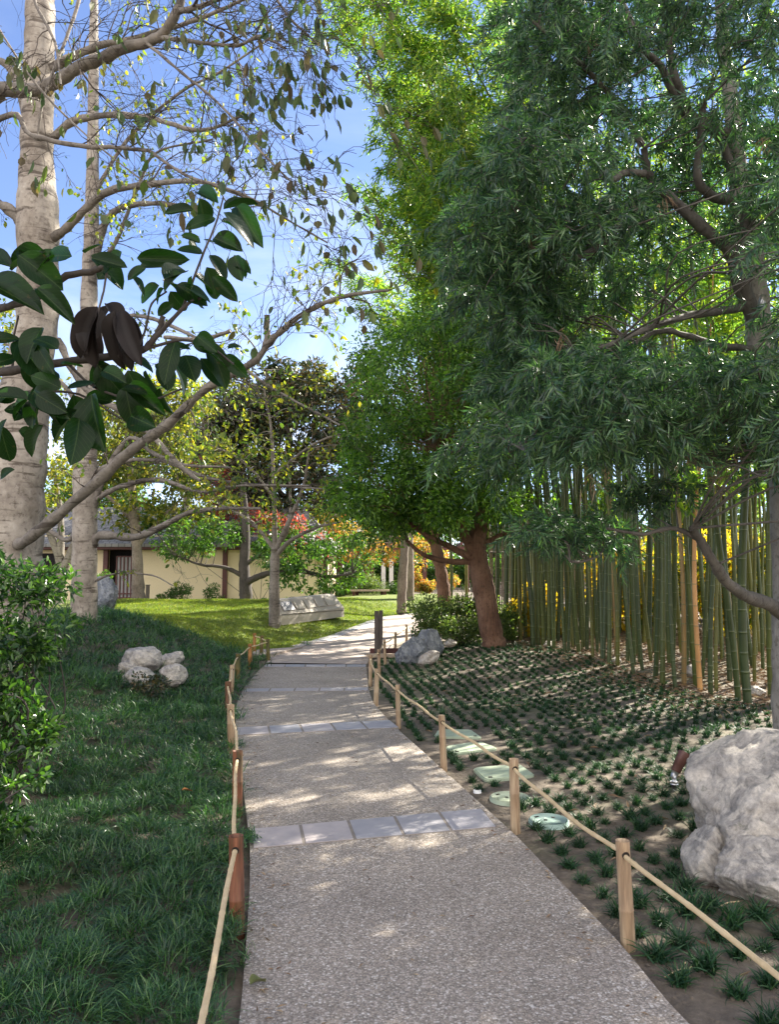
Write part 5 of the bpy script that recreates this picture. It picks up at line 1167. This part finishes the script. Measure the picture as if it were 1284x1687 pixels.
# --- shrubs ---------------------------------------------------------------------
def shrub(label, base, blobs, leaf, bark, seed, L, W, tmpl=T_DIA, name='shrub', cat='shrub', nstem=12, flat=.8):
    """blobs: (px,py,d,rad,n)"""
    rng = np.random.default_rng(seed); root = empty(name, base, label, cat); cl = [(P(px, py, d), rad, n) for px, py, d, rad, n in blobs]
    cl2 = []
    for c, rad, n in cl:
        m = max(1, int(n/70))
        for _ in range(m): cl2.append((c+rv(rng, 1)[0]*rad*rng.uniform(.2, .95)*[1, 1, flat], rad*.42, int(n/m)))
    mb = MB(); b0 = np.array(base, float)
    for c, rad, n in cl2[::max(1, len(cl2)//(nstem*3))]:
        m1 = b0+(c-b0)*.5+rng.normal(0, .12, 3)*np.linalg.norm(c-b0); q = spline([b0+rng.normal(0, .05, 3)*[1, 1, 0], m1, c], 5); mb.tube(q, np.linspace(.012, .003, len(q)), 5)
    mb.build('stems', M[bark], root); blob_leaves(cl2, rng, L, W, 'foliage', tmpl, M[leaf], root, .9, 0.0, .8); return root
shrub('glossy leaved camellia like shrub at the left edge', GD(20, 5.6), [(-20,1010,6.2,.5,744),(50,960,6.3,.35,446),(80,980,6.2,.22,188),(40,1060,5.8,.42,644),(70,1090,5.6,.2,188),(25,1150,5.5,.33,396),(-30,1120,5.4,.5,644),(50,1190,5.3,.2,148),(10,1220,5.2,.28,248),(-80,1000,5.6,.6,744),(-20,940,6.4,.35,347)], 'shrub', 'bark_dark', 301, .075, .034, T_LEAF)
shrub('small pale leaved shrub sprig at the left edge over bare soil', GD(5, 4.5), [(15,1320,4.5,.16,160),(35,1290,4.5,.10,70),(0,1360,4.3,.16,130),(45,1350,4.3,.07,40),(-50,1330,4.4,.25,300)], 'shrub', 'bark_dark', 302, .06, .03, T_LEAF, nstem=8)
shrub('sparse low twiggy shrub in front of the left rock group', GD(232, 9.0), [(235,1140,9.1,.28,700),(205,1128,9.3,.2,260),(265,1130,9.2,.18,240)], 'magnolia', 'bark_dark', 303, .05, .028, nstem=10)
shrub('dense sunlit hedge shrub around the leaning red trunk', GD(760, 16.4), [(720,1010,16.4,.5,1700),(760,1005,16.6,.55,2000),(800,1010,16.8,.5,1600),(835,1020,17,.4,1100),(700,1035,16,.35,800),(745,1040,16,.45,1200),(690,1005,16.8,.3,600),(840,1045,16.6,.3,700),(780,1040,16.2,.4,1000)], 'hedge', 'bark_dark', 304, .08, .035)
shrub('yellow leaved plant glowing at the left end of the bamboo grove', GD(880, 17.5), [(880,975,17.5,.35,500),(870,1010,17.3,.42,700),(895,1000,17.6,.35,500),(880,1045,17.2,.3,450),(915,1030,17.8,.4,400)], 'yellow', 'bark_brown', 305, .13, .05)
shrub('clipped rounded pale green hedge mound behind the bench', (P(605,0,33.5)[0], 33.5, .4), [(605,972,33.5,.95,6500),(570,975,33.2,.6,2500),(560,965,33.4,.45,1500),(640,980,33.5,.4,1200)], 'hedge', 'bark_dark', 306, .09, .04, flat=.75)
shrub('dark clipped shrub to the right of the bench', (P(655,0,32)[0], 32, .4), [(652,975,32,.4,1400),(665,985,31.5,.3,800)], 'midgreen', 'bark_dark', 307, .09, .04)
shrub('leafy nandina bush against the cream wall, nearer the door', (P(288,0,27.5)[0], 27.5, .5), [(285,978,27.5,.42,520),(305,970,27.5,.4,480),(268,985,27.5,.25,200)], 'midgreen', 'bark_brown', 308, .11, .035)
shrub('leafy nandina bush against the cream wall, beside the dark red post', (P(350,0,28)[0], 28, .5), [(350,975,28,.36,420),(362,990,28,.3,200)], 'midgreen', 'bark_dark', 309, .11, .035)
shrub('low green planting along the foot of the door', (P(210,0,25)[0], 25, .8), [(190,1000,24.5,.22,500),(215,999,24.8,.22,500),(240,998,25,.2,400),(165,960,22,.35,400),(175,950,22.5,.25,300)], 'midgreen', 'bark_dark', 310, .08, .03)
shrub('low leafy plant where the mondo grass meets the lawn', GD(245, 14.5), [(220,1040,14.3,.25,260),(260,1045,14.4,.28,300),(185,1030,14.2,.2,180)], 'midgreen', 'bark_dark', 311, .07, .03)
shrub('yellow and orange leaved bush below the pergola', (P(700,0,33)[0], 33, .4), [(700,965,33,.5,900),(740,960,33,.45,700),(690,950,33.3,.3,350)], 'orange', 'bark_brown', 312, .14, .07)
shrub('ivy green low planting along the foot of the wall', (P(470,0,27)[0], 27, .6), [(440,992,27,.2,300),(470,992,27,.2,300),(410,994,27,.2,300),(500,990,27,.2,300),(530,990,27,.22,300)], 'midgreen', 'bark_dark', 313, .08, .04)
shrub('tall dark hedge closing the view behind the pergola', (4, 41, .35), [(x_, 940, 41, 1.1, 1500) for x_ in range(560, 960, 36)], 'midgreen', 'bark_dark', 320, .22, .11)
shrub('leafy green shrub in front of the roof between the bare trunks', (P(440,0,29)[0], 29, .5), [(440,900,29,.5,700),(480,890,29,.5,700),(520,905,28.8,.4,500),(400,880,29,.5,600),(350,870,29.2,.5,600),(300,865,29.2,.5,600),(250,860,29.2,.45,500)], 'midgreen', 'bark_dark', 321, .16, .08, nstem=2)
# background greenery seen through and beyond the grove
for k, (px, d, w, h_, lf, lb) in enumerate([(1020,18.9,1.3,1.5,'yellow','low yellow leaved plant close behind the left canes of the grove'),(1110,18.4,1.4,1.6,'yellowgreen','low yellow green plant close behind the middle canes of the grove'),(1200,17.8,1.4,1.7,'yellow','low yellow leaved plant close behind the right canes of the grove'),(1280,17.2,1.3,1.8,'yellowgreen','low yellow green plant close behind the rightmost canes of the grove'),(960,25,2.4,2.2,'yellow','bright yellow shrub behind the left of the bamboo grove'),(1060,24,2.2,2.0,'yellowgreen','yellow green shrub behind the middle of the bamboo grove'),(1180,22,2.4,2.4,'yellow','yellow shrub behind the right of the bamboo grove'),
     (1290,21,2.2,2.2,'yellowgreen','yellow green shrub beyond the rightmost bamboo stalks'),(1400,22,2.6,2.6,'midgreen','green shrub beyond the right frame edge')]):
    x = (px-CX)/FPX*d; rng = np.random.default_rng(600+k); root = empty('shrub', (x, d, .35), lb, 'shrub')
    cl = [(np.array([x+rng.uniform(-w, w)*.6, d+rng.uniform(-.7, .7), .6+rng.uniform(0, h_)]), .45, 80) for _ in range(26)]
    mb = MB(); connect(mb, [np.array([[x, d, .3], [x, d, .8]])], cl, rng, .015); mb.build('stems', M['bark_brown'], root); blob_leaves(cl, rng, .2, .08, 'foliage', T_DIA, M[lf], root)
for k, (x, d, h_, w, lf, lb) in enumerate([(-19,50,9,4.5,'midgreen','tall green tree far behind the left end of the building'),(-11,54,7.5,4,'yellowgreen','yellow green tree far behind the building roof'),(-5,50,6.5,3.5,'midgreen','green tree behind the building, right of centre'),
     (1,56,8,4,'midgreen','distant green tree behind the pergola'),(7,52,8,4,'hedge','pale green distant tree right of the pergola'),(13,50,8,4,'midgreen','distant tree beyond the bamboo screen'),(20,48,7,4.5,'hedge','pale green tree beyond the road'),(28,46,7,4.5,'midgreen','green tree at the far right beyond the road'),(-27,46,9,4.5,'yellowgreen','yellow green tree at the far left')]):
    rng = np.random.default_rng(700+k); root = empty('tree', (x, d, .3), lb, 'tree')
    cl = []
    for _ in range(120):
        v = rv(rng, 1)[0]*rng.uniform(.3, 1); cl.append((np.array([x, d, h_*.58])+v*[w, w*.6, h_*.42], .8, 60))
    mb = MB(); limb(mb, [(x, d, 0), (x+.1, d, h_*.4), (x, d, h_*.75)], .22, .08, 10, 6, .05, rng); connect(mb, [np.array([[x, d, h_*f] for f in np.linspace(.2, .75, 8)])], cl, rng, .03)
    mb.build('trunk', M['bark_brown'], root); blob_leaves(cl, rng, .4, .2, 'crown', T_DIA, M[lf], root)
print('done; objects', len(bpy.data.objects))
